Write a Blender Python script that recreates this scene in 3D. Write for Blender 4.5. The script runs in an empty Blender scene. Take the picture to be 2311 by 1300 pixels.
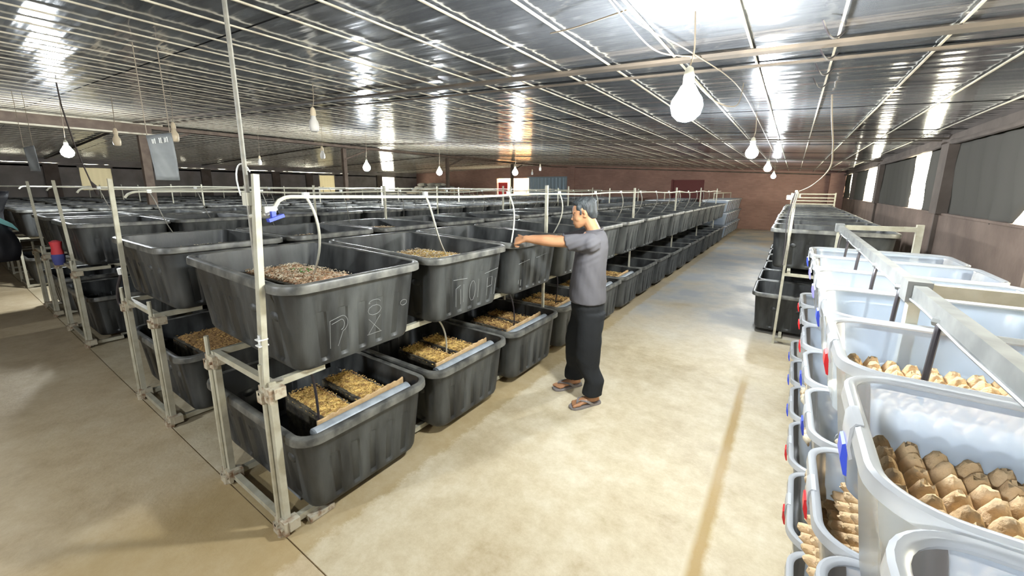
import bpy, bmesh, math, random
import numpy as np
from mathutils import Vector, Matrix, noise as mnoise
random.seed(7)
S = bpy.context.scene
COL = S.collection
PI = math.pi

# ------------------------------------------------------------------ camera, sky, exposure
yaw, pitch, roll, CAM_H = 0.603885, 0.191342, 0.005452, 1.80
cy_, sy_, cp_, sp_ = math.cos(yaw), math.sin(yaw), math.cos(pitch), math.sin(pitch)
fwd = Vector((-sy_*cp_, cy_*cp_, -sp_)); rgt = Vector((cy_, sy_, 0)); upv = rgt.cross(fwd)
r2 = math.cos(roll)*rgt + math.sin(roll)*upv
u2 = -math.sin(roll)*rgt + math.cos(roll)*upv
cam_d = bpy.data.cameras.new('camera'); cam = bpy.data.objects.new('camera', cam_d); COL.objects.link(cam)
M = Matrix((r2, u2, -fwd)).transposed().to_4x4(); M.translation = Vector((0, 0, CAM_H)); cam.matrix_world = M
cam_d.sensor_width = 36.0; cam_d.lens = 905.8/2311*36; cam_d.shift_y = -(650-601.4)/2311
cam_d.clip_start = 0.02; cam_d.clip_end = 200
S.camera = cam

W = bpy.data.worlds.new('sky'); S.world = W; W.use_nodes = True
bg = W.node_tree.nodes['Background']
bg.inputs['Color'].default_value = (1.0, 0.95, 0.74, 1); bg.inputs['Strength'].default_value = 8.0

BULB_W = 300.0          # emission strength of a lit bulb
S.view_settings.view_transform = 'Standard'; S.view_settings.look = 'None'
S.view_settings.gamma = 1.0; S.view_settings.use_curve_mapping = False
S.view_settings.exposure = 1.85
try:
    S.cycles.use_denoising = True
    S.cycles.max_bounces = 8; S.cycles.diffuse_bounces = 4; S.cycles.glossy_bounces = 4
    S.cycles.transparent_max_bounces = 24; S.cycles.transmission_bounces = 6
    S.cycles.sample_clamp_indirect = 6.0
    S.cycles.caustics_reflective = False; S.cycles.caustics_refractive = False
    S.cycles.use_light_tree = True
except Exception:
    pass

# ------------------------------------------------------------------ materials
def mat(name, col, rough=0.6, metal=0.0, var=0.0, scale=8.0, col2=None, bump=0.0, bscale=None, spec=0.5,
        stretch=(1, 1, 1), detail=5.0, lo=0.35, hi=0.65, rvar=0.0):
    m = bpy.data.materials.new(name); m.use_nodes = True
    nt = m.node_tree; N = nt.nodes; L = nt.links; b = N['Principled BSDF']
    b.inputs['Base Color'].default_value = (*col, 1); b.inputs['Roughness'].default_value = rough
    b.inputs['Metallic'].default_value = metal; b.inputs['Specular IOR Level'].default_value = spec
    if col2 or bump or var or rvar:
        tc = N.new('ShaderNodeTexCoord'); mp = N.new('ShaderNodeMapping'); mp.inputs['Scale'].default_value = stretch
        L.new(tc.outputs['Object'], mp.inputs['Vector'])
        nz = N.new('ShaderNodeTexNoise'); nz.inputs['Scale'].default_value = scale; nz.inputs['Detail'].default_value = detail
        L.new(mp.outputs['Vector'], nz.inputs['Vector'])
        if var and not col2:
            col2 = tuple(min(1, c*(1+var)) for c in col)
        if col2:
            cr = N.new('ShaderNodeValToRGB'); cr.color_ramp.elements[0].position = lo; cr.color_ramp.elements[1].position = hi
            cr.color_ramp.elements[0].color = (*col, 1); cr.color_ramp.elements[1].color = (*col2, 1)
            L.new(nz.outputs['Fac'], cr.inputs['Fac']); L.new(cr.outputs['Color'], b.inputs['Base Color'])
        if rvar:
            mr = N.new('ShaderNodeMapRange'); mr.inputs['From Min'].default_value = .3; mr.inputs['From Max'].default_value = .7
            mr.inputs['To Min'].default_value = rough; mr.inputs['To Max'].default_value = rough+rvar
            L.new(nz.outputs['Fac'], mr.inputs['Value']); L.new(mr.outputs['Result'], b.inputs['Roughness'])
        if bump:
            nb = nz
            if bscale:
                nb = N.new('ShaderNodeTexNoise'); nb.inputs['Scale'].default_value = bscale; nb.inputs['Detail'].default_value = 4
                L.new(mp.outputs['Vector'], nb.inputs['Vector'])
            bp = N.new('ShaderNodeBump'); bp.inputs['Strength'].default_value = bump; bp.inputs['Distance'].default_value = .02
            L.new(nb.outputs['Fac'], bp.inputs['Height']); L.new(bp.outputs['Normal'], b.inputs['Normal'])
    return m

def emit_mat(name, col, strength):
    m = bpy.data.materials.new(name); m.use_nodes = True; nt = m.node_tree
    nt.nodes.remove(nt.nodes['Principled BSDF'])
    e = nt.nodes.new('ShaderNodeEmission'); e.inputs['Color'].default_value = (*col, 1); e.inputs['Strength'].default_value = strength
    nt.links.new(e.outputs[0], nt.nodes['Material Output'].inputs['Surface'])
    return m

def clear_plastic(name, tint, cover=0.45, trans=0.5, rough=0.25):
    """thin milky plastic: part see-through, part scattering, a glossy skin"""
    m = bpy.data.materials.new(name); m.use_nodes = True; nt = m.node_tree; N = nt.nodes; L = nt.links
    N.remove(N['Principled BSDF'])
    tr = N.new('ShaderNodeBsdfTransparent'); tr.inputs['Color'].default_value = (.93, .95, .97, 1)
    df = N.new('ShaderNodeBsdfDiffuse'); df.inputs['Color'].default_value = (*tint, 1)
    tl = N.new('ShaderNodeBsdfTranslucent'); tl.inputs['Color'].default_value = (*tint, 1)
    gl = N.new('ShaderNodeBsdfGlossy'); gl.inputs['Roughness'].default_value = rough
    m1 = N.new('ShaderNodeMixShader'); m1.inputs[0].default_value = trans
    L.new(df.outputs[0], m1.inputs[1]); L.new(tl.outputs[0], m1.inputs[2])
    m2 = N.new('ShaderNodeMixShader'); m2.inputs[0].default_value = cover
    L.new(tr.outputs[0], m2.inputs[1]); L.new(m1.outputs[0], m2.inputs[2])
    fr = N.new('ShaderNodeFresnel'); fr.inputs['IOR'].default_value = 1.4
    m3 = N.new('ShaderNodeMixShader'); L.new(fr.outputs[0], m3.inputs[0])
    L.new(m2.outputs[0], m3.inputs[1]); L.new(gl.outputs[0], m3.inputs[2])
    L.new(m3.outputs[0], N['Material Output'].inputs['Surface'])
    return m

def foil_mat():
    m = mat('ceiling_foil', (.36, .38, .41), rough=.2, metal=.82)
    nt = m.node_tree; N = nt.nodes; L = nt.links; b = N['Principled BSDF']
    tc = N.new('ShaderNodeTexCoord')
    def nz(sc, st, det=3):
        mp = N.new('ShaderNodeMapping'); mp.inputs['Scale'].default_value = st
        L.new(tc.outputs['Object'], mp.inputs['Vector'])
        n = N.new('ShaderNodeTexNoise'); n.inputs['Scale'].default_value = sc; n.inputs['Detail'].default_value = det
        L.new(mp.outputs['Vector'], n.inputs['Vector']); return n
    a = nz(2.2, (.14, 2.2, 1)); c = nz(1.0, (.8, .8, 1), 5); d = nz(14, (.07, 1, 1), 4)
    wv = N.new('ShaderNodeTexWave'); wv.bands_direction = 'Y'; wv.inputs['Scale'].default_value = 2.3; wv.inputs['Distortion'].default_value = .8
    wv.inputs['Detail'].default_value = 1; wv.inputs['Detail Scale'].default_value = .6; L.new(tc.outputs['Object'], wv.inputs['Vector'])
    wm = N.new('ShaderNodeMath'); wm.operation = 'MULTIPLY_ADD'; wm.inputs[1].default_value = .10
    L.new(wv.outputs['Fac'], wm.inputs[0]); L.new(a.outputs['Fac'], wm.inputs[2])
    ad = N.new('ShaderNodeMath'); ad.operation = 'MULTIPLY_ADD'; ad.inputs[1].default_value = .12
    L.new(d.outputs['Fac'], ad.inputs[0]); L.new(wm.outputs[0], ad.inputs[2])
    bp = N.new('ShaderNodeBump'); bp.inputs['Strength'].default_value = .45; bp.inputs['Distance'].default_value = .03
    L.new(ad.outputs[0], bp.inputs['Height']); L.new(bp.outputs['Normal'], b.inputs['Normal'])
    cr = N.new('ShaderNodeValToRGB'); cr.color_ramp.elements[0].position = .3; cr.color_ramp.elements[1].position = .7
    cr.color_ramp.elements[0].color = (.27, .285, .31, 1); cr.color_ramp.elements[1].color = (.52, .535, .56, 1)
    L.new(c.outputs['Fac'], cr.inputs['Fac']); L.new(cr.outputs['Color'], b.inputs['Base Color'])
    mr = N.new('ShaderNodeMapRange'); mr.inputs['To Min'].default_value = .07; mr.inputs['To Max'].default_value = .19
    L.new(d.outputs['Fac'], mr.inputs['Value']); L.new(mr.outputs['Result'], b.inputs['Roughness'])
    return m

def floor_mat(name='concrete_floor', cols=((.395, .305, .175), (.55, .46, .305), (.67, .59, .43))):
    m = mat(name, (.4, .36, .27), rough=.55, spec=.4)
    nt = m.node_tree; N = nt.nodes; L = nt.links; b = N['Principled BSDF']
    tc = N.new('ShaderNodeTexCoord')
    def nz(sc, det=6, rough=.6):
        n = N.new('ShaderNodeTexNoise'); n.inputs['Scale'].default_value = sc; n.inputs['Detail'].default_value = det
        n.inputs['Roughness'].default_value = rough; L.new(tc.outputs['Object'], n.inputs['Vector']); return n
    n1, n2, n3 = nz(1.1), nz(7, 9, .78), nz(40, 4)
    cr = N.new('ShaderNodeValToRGB'); e = cr.color_ramp.elements
    e[0].position = .36; e[0].color = (*cols[0], 1); e[1].position = .62; e[1].color = (*cols[2], 1)
    em = cr.color_ramp.elements.new(.5); em.color = (*cols[1], 1)
    mx = N.new('ShaderNodeMix'); mx.data_type = 'FLOAT'; mx.inputs[0].default_value = .5
    L.new(n1.outputs['Fac'], mx.inputs[2]); L.new(n2.outputs['Fac'], mx.inputs[3]); L.new(mx.outputs[0], cr.inputs['Fac'])
    # greyer far floor: cool reflected light put into the colour, and the brown drip line left along the clear boxes
    sx = N.new('ShaderNodeSeparateXYZ'); L.new(tc.outputs['Object'], sx.inputs[0])
    def band(sock, a, c):
        r = N.new('ShaderNodeMapRange'); r.inputs['From Min'].default_value = a; r.inputs['From Max'].default_value = c
        L.new(sock, r.inputs['Value']); return r.outputs['Result']
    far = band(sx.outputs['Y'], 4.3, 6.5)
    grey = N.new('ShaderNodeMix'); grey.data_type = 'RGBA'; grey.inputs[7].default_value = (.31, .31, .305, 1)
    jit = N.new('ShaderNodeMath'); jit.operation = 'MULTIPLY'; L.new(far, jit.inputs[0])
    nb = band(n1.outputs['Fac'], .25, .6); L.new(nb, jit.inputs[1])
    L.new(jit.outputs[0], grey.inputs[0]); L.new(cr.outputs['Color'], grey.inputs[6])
    dx = N.new('ShaderNodeMath'); dx.operation = 'ADD'; dx.inputs[1].default_value = .165; L.new(sx.outputs['X'], dx.inputs[0])
    wob = N.new('ShaderNodeMath'); wob.operation = 'MULTIPLY_ADD'; wob.inputs[1].default_value = .05; L.new(n2.outputs['Fac'], wob.inputs[0]); L.new(dx.outputs[0], wob.inputs[2])
    ab = N.new('ShaderNodeMath'); ab.operation = 'ABSOLUTE'; L.new(wob.outputs[0], ab.inputs[0])
    ln = N.new('ShaderNodeMapRange'); ln.inputs['From Min'].default_value = .015; ln.inputs['From Max'].default_value = .05
    ln.inputs['To Min'].default_value = .95; ln.inputs['To Max'].default_value = 0; L.new(ab.outputs[0], ln.inputs['Value'])
    st = N.new('ShaderNodeMix'); st.data_type = 'RGBA'; st.inputs[7].default_value = (.36, .235, .075, 1)
    yl = band(sx.outputs['Y'], 4.4, 4.0); ml = N.new('ShaderNodeMath'); ml.operation = 'MULTIPLY'
    L.new(ln.outputs['Result'], ml.inputs[0]); L.new(yl, ml.inputs[1]); L.new(ml.outputs[0], st.inputs[0])
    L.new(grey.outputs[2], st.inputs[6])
    # ragged ochre tint under the front row of tubs
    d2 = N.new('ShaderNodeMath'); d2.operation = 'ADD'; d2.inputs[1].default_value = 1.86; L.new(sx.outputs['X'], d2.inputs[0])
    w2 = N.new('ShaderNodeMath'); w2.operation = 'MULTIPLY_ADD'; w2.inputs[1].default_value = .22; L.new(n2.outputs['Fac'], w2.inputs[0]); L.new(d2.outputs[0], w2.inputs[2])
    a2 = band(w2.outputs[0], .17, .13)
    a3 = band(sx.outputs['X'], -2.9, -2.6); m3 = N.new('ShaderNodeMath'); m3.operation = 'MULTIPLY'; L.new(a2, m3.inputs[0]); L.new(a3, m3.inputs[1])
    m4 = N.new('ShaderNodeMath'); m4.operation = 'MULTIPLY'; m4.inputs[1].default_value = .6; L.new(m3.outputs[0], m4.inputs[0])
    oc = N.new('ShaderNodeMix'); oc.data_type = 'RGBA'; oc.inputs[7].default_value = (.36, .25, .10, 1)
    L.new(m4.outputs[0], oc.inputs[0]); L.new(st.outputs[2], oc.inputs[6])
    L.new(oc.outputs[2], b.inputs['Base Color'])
    bp = N.new('ShaderNodeBump'); bp.inputs['Strength'].default_value = .25; bp.inputs['Distance'].default_value = .01
    a = N.new('ShaderNodeMath'); a.operation = 'ADD'; L.new(n2.outputs['Fac'], a.inputs[0]); L.new(n3.outputs['Fac'], a.inputs[1])
    L.new(a.outputs[0], bp.inputs['Height']); L.new(bp.outputs['Normal'], b.inputs['Normal'])
    rr = N.new('ShaderNodeMapRange'); rr.inputs['From Min'].default_value = .35; rr.inputs['From Max'].default_value = .65
    rr.inputs['To Min'].default_value = .38; rr.inputs['To Max'].default_value = .7; L.new(n1.outputs['Fac'], rr.inputs['Value'])
    L.new(rr.outputs['Result'], b.inputs['Roughness'])
    return m

def brick_mat(name, c1, c2, mortar, rot=(PI/2, 0, 0)):
    m = mat(name, c1, rough=.9, spec=.2); nt = m.node_tree; N = nt.nodes; L = nt.links; b = N['Principled BSDF']
    tc = N.new('ShaderNodeTexCoord'); mp = N.new('ShaderNodeMapping'); mp.inputs['Rotation'].default_value = rot
    L.new(tc.outputs['Object'], mp.inputs['Vector'])
    br = N.new('ShaderNodeTexBrick'); br.inputs['Scale'].default_value = 1; br.inputs['Brick Width'].default_value = .2
    br.inputs['Row Height'].default_value = .07; br.inputs['Mortar Size'].default_value = .009
    br.inputs['Color1'].default_value = (*c1, 1); br.inputs['Color2'].default_value = (*c2, 1); br.inputs['Mortar'].default_value = (*mortar, 1)
    L.new(mp.outputs['Vector'], br.inputs['Vector'])
    nz = N.new('ShaderNodeTexNoise'); nz.inputs['Scale'].default_value = 1.5; nz.inputs['Detail'].default_value = 6; L.new(tc.outputs['Object'], nz.inputs['Vector'])
    mx = N.new('ShaderNodeMix'); mx.data_type = 'RGBA'; mx.blend_type = 'MULTIPLY'; mx.inputs[0].default_value = .7
    cr = N.new('ShaderNodeValToRGB'); cr.color_ramp.elements[0].color = (.5, .5, .5, 1); cr.color_ramp.elements[1].color = (1.25, 1.25, 1.25, 1)
    L.new(nz.outputs['Fac'], cr.inputs['Fac']); L.new(br.outputs['Color'], mx.inputs[6]); L.new(cr.outputs['Color'], mx.inputs[7])
    L.new(mx.outputs[2], b.inputs['Base Color'])
    bp = N.new('ShaderNodeBump'); bp.inputs['Strength'].default_value = .4; bp.inputs['Distance'].default_value = .01; bp.invert = True
    L.new(br.outputs['Fac'], bp.inputs['Height']); L.new(bp.outputs['Normal'], b.inputs['Normal'])
    return m

M_ = {}
M_['tub'] = mat('black_plastic', (.015, .016, .0165), rough=.36, col2=(.10, .104, .10), scale=2.6, stretch=(2.2, 2.2, .55), detail=8, lo=.42, hi=.76, bump=.05, bscale=60, rvar=.2)
M_['rim'] = mat('dusty_black_rim', (.052, .052, .048), rough=.42, col2=(.20, .195, .17), scale=11, detail=7, lo=.36, hi=.72)
M_['chalk'] = mat('chalk', (.24, .245, .24), rough=.9)
M_['galv'] = mat('galvanised_steel', (.50, .48, .38), rough=.55, metal=.25, col2=(.36, .32, .23), scale=14, lo=.4, hi=.75, bump=.05)
M_['dullpipe'] = mat('dull_grey_pipe', (.21, .20, .17), rough=.5, metal=.2, col2=(.30, .28, .23), scale=20)
M_['rust'] = mat('rusty_clamp', (.50, .45, .34), rough=.7, metal=.15, col2=(.23, .13, .07), scale=26, lo=.45, hi=.68)
M_['greybar'] = mat('grey_square_tube', (.20, .205, .20), rough=.5, metal=.3, col2=(.30, .305, .29), scale=10)
M_['hose'] = mat('pale_hose', (.58, .56, .46), rough=.5)
M_['dhose'] = mat('dark_hose', (.035, .03, .035), rough=.4)
M_['wire'] = mat('wire', (.26, .21, .15), rough=.6)
M_['white'] = mat('white_plastic', (.75, .75, .72), rough=.4)
M_['blue'] = mat('blue_plastic', (.05, .09, .62), rough=.35)
M_['red'] = mat('red_plastic', (.70, .025, .03), rough=.35)
M_['violet'] = mat('violet_plastic', (.24, .22, .62), rough=.35)
M_['box'] = clear_plastic('milky_clear_plastic', (.70, .79, .92), cover=.46, trans=.55)
M_['boxrim'] = clear_plastic('milky_clear_rim', (.95, .965, .985), cover=.74)
M_['ridge'] = mat('box_ridge', (.9, .92, .95), rough=.25)
M_['tray'] = mat('egg_tray_card', (.54, .38, .21), rough=.95, col2=(.68, .50, .31), scale=18, bump=.5, bscale=55, spec=.1)
M_['palecard'] = mat('pale_egg_tray_card', (.62, .55, .41), rough=.95, col2=(.36, .24, .13), scale=22, lo=.45, hi=.6, spec=.1)
M_['bed_y'] = mat('yellow_bedding', (.80, .55, .18), rough=.95, col2=(.33, .17, .055), scale=38, detail=6, lo=.42, hi=.68, bump=.9, bscale=50, spec=.1, stretch=(1, .5, 1))
M_['straw'] = mat('golden_straw', (.78, .54, .19), rough=.9, col2=(.30, .16, .06), scale=30, lo=.45, hi=.6)
M_['bed_b'] = mat('brown_bedding', (.50, .30, .12), rough=.95, col2=(.17, .085, .04), scale=40, detail=6, lo=.4, hi=.66, bump=.9, bscale=50, spec=.1)
M_['bed_r'] = mat('reddish_bedding', (.50, .27, .15), rough=.95, col2=(.72, .52, .34), scale=55, detail=5, lo=.42, hi=.62, bump=.9, bscale=70, spec=.1)
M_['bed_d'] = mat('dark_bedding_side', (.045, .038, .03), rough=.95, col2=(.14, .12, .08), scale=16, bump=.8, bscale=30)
M_['green'] = mat('green_leaf', (.10, .22, .05), rough=.8)
M_['card'] = mat('torn_card_strip', (.60, .42, .22), rough=.95, col2=(.48, .31, .15), scale=20)
M_['pvc'] = mat('pale_blue_pvc', (.25, .275, .29), rough=.4, col2=(.38, .41, .43), scale=14)
M_['foil'] = foil_mat()
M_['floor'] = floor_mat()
M_['floor2'] = floor_mat('brown_dusty_concrete', ((.385, .285, .16), (.52, .41, .255), (.61, .51, .345)))
M_['brick'] = brick_mat('red_brick_wall', (.42, .25, .195), (.36, .21, .165), (.37, .235, .19))
M_['brick_o'] = brick_mat('orange_brick_wall', (.70, .36, .14), (.6, .3, .11), (.62, .45, .3))
M_['plaster'] = mat('stained_brown_plaster', (.215, .155, .12), rough=.9, col2=(.15, .105, .08), scale=2.5, bump=.3, bscale=20)
M_['block'] = mat('bare_hollow_brick', (.27, .20, .15), rough=.95, col2=(.34, .26, .2), scale=9)
M_['pillar'] = mat('dark_pillar', (.10, .078, .062), rough=.9, col2=(.14, .11, .09), scale=4)
M_['steelbr'] = mat('brown_steel', (.09, .06, .042), rough=.7, col2=(.14, .10, .07), scale=6)
M_['beam'] = mat('tan_steel_beam', (.12, .092, .065), rough=.8, col2=(.07, .055, .04), scale=5)
M_['batten'] = mat('pale_batten', (.52, .47, .36), rough=.6, col2=(.34, .28, .2), scale=7, lo=.45, hi=.7)
M_['leftwall'] = mat('grey_brown_sheeting', (.30, .265, .24), rough=.85, col2=(.22, .195, .175), scale=2, bump=.2, bscale=8)
M_['shirt'] = mat('grey_tshirt', (.108, .103, .110), rough=.9, spec=.15, bump=.25, scale=6, stretch=(1, 1, 1), bscale=9)
M_['trousers'] = mat('black_trousers', (.018, .019, .020), rough=.85, spec=.2, bump=.35, scale=7, bscale=10)
M_['skin'] = mat('skin', (.46, .235, .118), rough=.55, col2=(.40, .195, .095), scale=12)
M_['hair'] = mat('black_hair', (.014, .015, .016), rough=.6, col2=(.036, .042, .043), scale=40, stretch=(1, 1, .3), bump=.5, bscale=60)
M_['sandal'] = mat('grey_rubber', (.23, .205, .195), rough=.7)
M_['dark'] = mat('dark_feature', (.03, .018, .014), rough=.6)
M_['lip'] = mat('lip', (.42, .17, .12), rough=.5)
M_['sheet'] = mat('grey_plastic_sheet', (.15, .16, .165), rough=.5, col2=(.25, .265, .275), scale=4)
M_['cream'] = mat('cream_bulb', (.72, .60, .42), rough=.35)
M_['creamw'] = mat('white_bulb', (.75, .72, .66), rough=.3)
M_['lit'] = emit_mat('lit_bulb', (.90, .96, 1.0), BULB_W)
M_['bluedoor'] = mat('blue_grey_corrugated_steel', (.24, .31, .37), rough=.5, metal=.2)
M_['darkred'] = mat('dark_red_door', (.17, .045, .04), rough=.7)
M_['redsheet'] = mat('red_sheet', (.62, .05, .06), rough=.6)
M_['sack'] = mat('white_woven_sack', (.42, .41, .38), rough=.9, col2=(.30, .29, .27), scale=5)
M_['plank'] = mat('grey_plank', (.25, .21, .16), rough=.9)
M_['bluecloth'] = mat('blue_cloth', (.07, .08, .26), rough=.9)
M_['blacksheet'] = mat('black_sheeting', (.012, .012, .016), rough=.5)
M_['teal'] = mat('teal_cloth', (.16, .38, .38), rough=.8)

def cloth_mat(name, col, trans):
    m = bpy.data.materials.new(name); m.use_nodes = True; nt = m.node_tree; N = nt.nodes; L = nt.links
    N.remove(N['Principled BSDF'])
    df = N.new('ShaderNodeBsdfDiffuse'); df.inputs['Color'].default_value = (*col, 1)
    tl = N.new('ShaderNodeBsdfTranslucent'); tl.inputs['Color'].default_value = (*trans, 1)
    ad = N.new('ShaderNodeAddShader'); L.new(df.outputs[0], ad.inputs[0]); L.new(tl.outputs[0], ad.inputs[1])
    L.new(ad.outputs[0], N['Material Output'].inputs['Surface'])
    return m
M_['tarp'] = cloth_mat('dark_green_grey_tarpaulin', (.105, .098, .088), (.009, .011, .003))
M_['paleblind'] = cloth_mat('cream_window_blind', (.4, .36, .26), (.017, .0155, .0115))
M_['yblind'] = cloth_mat('yellowed_window_blind', (.42, .37, .25), (.024, .021, .014))

# ------------------------------------------------------------------ mesh helpers
class MB:
    def __init__(s): s.v = []; s.f = []
    def add(s, vs, fs):
        o = len(s.v); s.v += [tuple(v) for v in vs]; s.f += [tuple(i+o for i in f) for f in fs]; return s
    def box(s, c, d, rot=None):
        hx, hy, hz = d[0]/2, d[1]/2, d[2]/2
        vs = [Vector((x*hx, y*hy, z*hz)) for z in (-1, 1) for y in (-1, 1) for x in (-1, 1)]
        if rot is not None: vs = [rot @ v for v in vs]
        vs = [v+Vector(c) for v in vs]
        return s.add(vs, [(0, 2, 3, 1), (4, 5, 7, 6), (0, 1, 5, 4), (1, 3, 7, 5), (3, 2, 6, 7), (2, 0, 4, 6)])
    def box2(s, a, b):
        return s.box([(a[i]+b[i])/2 for i in range(3)], [abs(b[i]-a[i]) for i in range(3)])
    def bar(s, p0, p1, w, h, up=(0, 0, 1)):
        p0, p1 = Vector(p0), Vector(p1); d = (p1-p0).normalized(); u = Vector(up)
        if abs(d.dot(u)) > .98: u = Vector((1, 0, 0))
        a = d.cross(u).normalized(); b = a.cross(d).normalized()
        vs = [p+a*x*w/2+b*y*h/2 for p in (p0, p1) for x, y in ((-1, -1), (1, -1), (1, 1), (-1, 1))]
        return s.add(vs, [(3, 2, 1, 0), (4, 5, 6, 7), (0, 1, 5, 4), (1, 2, 6, 5), (2, 3, 7, 6), (3, 0, 4, 7)])
    def tube(s, pts, r, seg=8, cap=True):
        pts = [Vector(p) for p in pts]; n = len(pts); rr = r if hasattr(r, '__len__') else [r]*n
        prev = None; rings = []
        for i, p in enumerate(pts):
            d = (pts[min(i+1, n-1)]-pts[max(i-1, 0)]).normalized()
            if prev is None:
                u = Vector((0, 0, 1)) if abs(d.z) < .9 else Vector((1, 0, 0)); a = d.cross(u).normalized()
            else:
                a = (prev-d*prev.dot(d)).normalized()
            prev = a; b = d.cross(a)
            rings.append([p+(a*math.cos(2*PI*k/seg)+b*math.sin(2*PI*k/seg))*rr[i] for k in range(seg)])
        return s.loft(rings, cap)
    def loft(s, rings, cap=True, closed=True):
        n = len(rings[0]); vs = [v for r in rings for v in r]; fs = []
        for i in range(len(rings)-1):
            for k in range(n if closed else n-1):
                k2 = (k+1) % n; fs.append((i*n+k, i*n+k2, (i+1)*n+k2, (i+1)*n+k))
        if cap:
            fs.append(tuple(range(n-1, -1, -1))); fs.append(tuple((len(rings)-1)*n+k for k in range(n)))
        return s.add(vs, fs)
    def lathe(s, prof, c, seg=16, axis=None):
        R = axis or Matrix.Identity(3)
        rings = [[Vector(c)+R @ Vector((r*math.cos(2*PI*k/seg), r*math.sin(2*PI*k/seg), z)) for k in range(seg)] for r, z in prof]
        return s.loft(rings)
    def ellipsoid(s, c, rad, seg=12, rings=8, rot=None):
        rg = []
        for i in range(1, rings):
            t = PI*i/rings
            rg.append([Vector((math.sin(t)*math.cos(2*PI*k/seg)*rad[0], math.sin(t)*math.sin(2*PI*k/seg)*rad[1], -math.cos(t)*rad[2])) for k in range(seg)])
        if rot is not None: rg = [[rot @ v for v in r] for r in rg]
        return s.loft([[v+Vector(c) for v in r] for r in rg])
    def mesh(s, name, origin=(0, 0, 0), smooth=False):
        me = bpy.data.meshes.new(name); o = Vector(origin)
        me.from_pydata([tuple(Vector(v)-o) for v in s.v], [], s.f); me.update()
        bm = bmesh.new(); bm.from_mesh(me); bmesh.ops.recalc_face_normals(bm, faces=bm.faces); bm.to_mesh(me); bm.free()
        if smooth:
            me.polygons.foreach_set('use_smooth', [True]*len(me.polygons))
            try: me.set_sharp_from_angle(angle=math.radians(40))
            except Exception: pass
        return me

def link(name, me, m, parent=None):
    o = bpy.data.objects.new(name, me); COL.objects.link(o)
    if m and not me.materials: me.materials.append(m)
    if parent: o.parent = parent
    return o
def build(name, mb, m, parent=None, smooth=False):
    """mesh given in world coordinates; its verts are stored relative to the thing it belongs to"""
    org = Vector((0, 0, 0)); p = parent
    while p: org += p.location; p = p.parent
    return link(name, mb.mesh(name, org, smooth), m, parent)
def tag(o, label=None, cat=None, group=None, kind=None):
    if label: o['label'] = label
    if cat: o['category'] = cat
    if group: o['group'] = group
    if kind: o['kind'] = kind
    return o
def thing(name, label, cat, loc, group=None, rot=None):
    o = bpy.data.objects.new(name, None); o.empty_display_size = .1; COL.objects.link(o); o.location = loc
    if rot: o.rotation_euler = rot
    return tag(o, label, cat, group)
def clone(root, loc, label=None, group=None, rot=None, scale=None):
    r = root.copy(); COL.objects.link(r); r.location = loc
    if rot: r.rotation_euler = rot
    if scale: r.scale = scale
    if label: r['label'] = label
    if group: r['group'] = group
    for ch in root.children:
        c = ch.copy(); COL.objects.link(c); c.parent = r
        for g in ch.children:
            d = g.copy(); COL.objects.link(d); d.parent = c
    return r
def struct(name, mb, m, parent=None, smooth=False):
    o = build(name, mb, m, parent, smooth)
    if not parent: o['kind'] = 'structure'
    return o
ORD = ['first', 'second', 'third', 'fourth', 'fifth', 'sixth', 'seventh', 'eighth', 'ninth', 'tenth', 'eleventh', 'twelfth',
       'thirteenth', 'fourteenth', 'fifteenth', 'sixteenth', 'seventeenth', 'eighteenth']
def bez(p0, p1, p2, p3, n=12):
    P = [Vector(p) for p in (p0, p1, p2, p3)]; out = []
    for i in range(n+1):
        t = i/n; out.append((1-t)**3*P[0]+3*(1-t)**2*t*P[1]+3*(1-t)*t*t*P[2]+t**3*P[3])
    return out
def spline(pts, n=6):
    pts = [Vector(p) for p in pts]; out = []
    for i in range(len(pts)-1):
        p0 = pts[max(i-1, 0)]; p1 = pts[i]; p2 = pts[i+1]; p3 = pts[min(i+2, len(pts)-1)]
        for k in range(n):
            t = k/n
            out.append(.5*((2*p1)+(-p0+p2)*t+(2*p0-5*p1+4*p2-p3)*t*t+(-p0+3*p1-3*p2+p3)*t**3))
    out.append(pts[-1]); return out

# ------------------------------------------------------------------ room shell
XR, XL, XRIDGE, YF, YB = 1.66, -24.0, -12.3, 21.8, -4.5
def ceil_z(x):
    if x >= XRIDGE: return 2.5+.05*(1.66-x)
    return 3.198-.03*(XRIDGE-x)

fl = MB(); fl.box2((XL-.3, YB-.3, -.12), (XR+.3, YF+.3, -.012))
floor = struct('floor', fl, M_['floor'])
def slab(y0, y1, m='floor'):
    n = 60; mb = MB(); xs = [XL-.2+(XR+.4-XL)*i/n for i in range(n+1)]
    jit = lambda x, k: .004*mnoise.noise(Vector((x*3, k*7.3, 0)))
    top0 = [(x, y0+.004+jit(x, 1), 0) for x in xs]; top1 = [(x, y1-.004+jit(x, 2), 0) for x in xs]
    bot0 = [(x, y, -.012) for x, y, z in top0]; bot1 = [(x, y, -.012) for x, y, z in top1]
    mb.loft([bot0, top0, top1, bot1], cap=False, closed=False)
    return build('floor_slab', mb, M_[m], floor)
slab(YB-.2, .81, 'floor2'); slab(.81, YF+.2)

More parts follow.
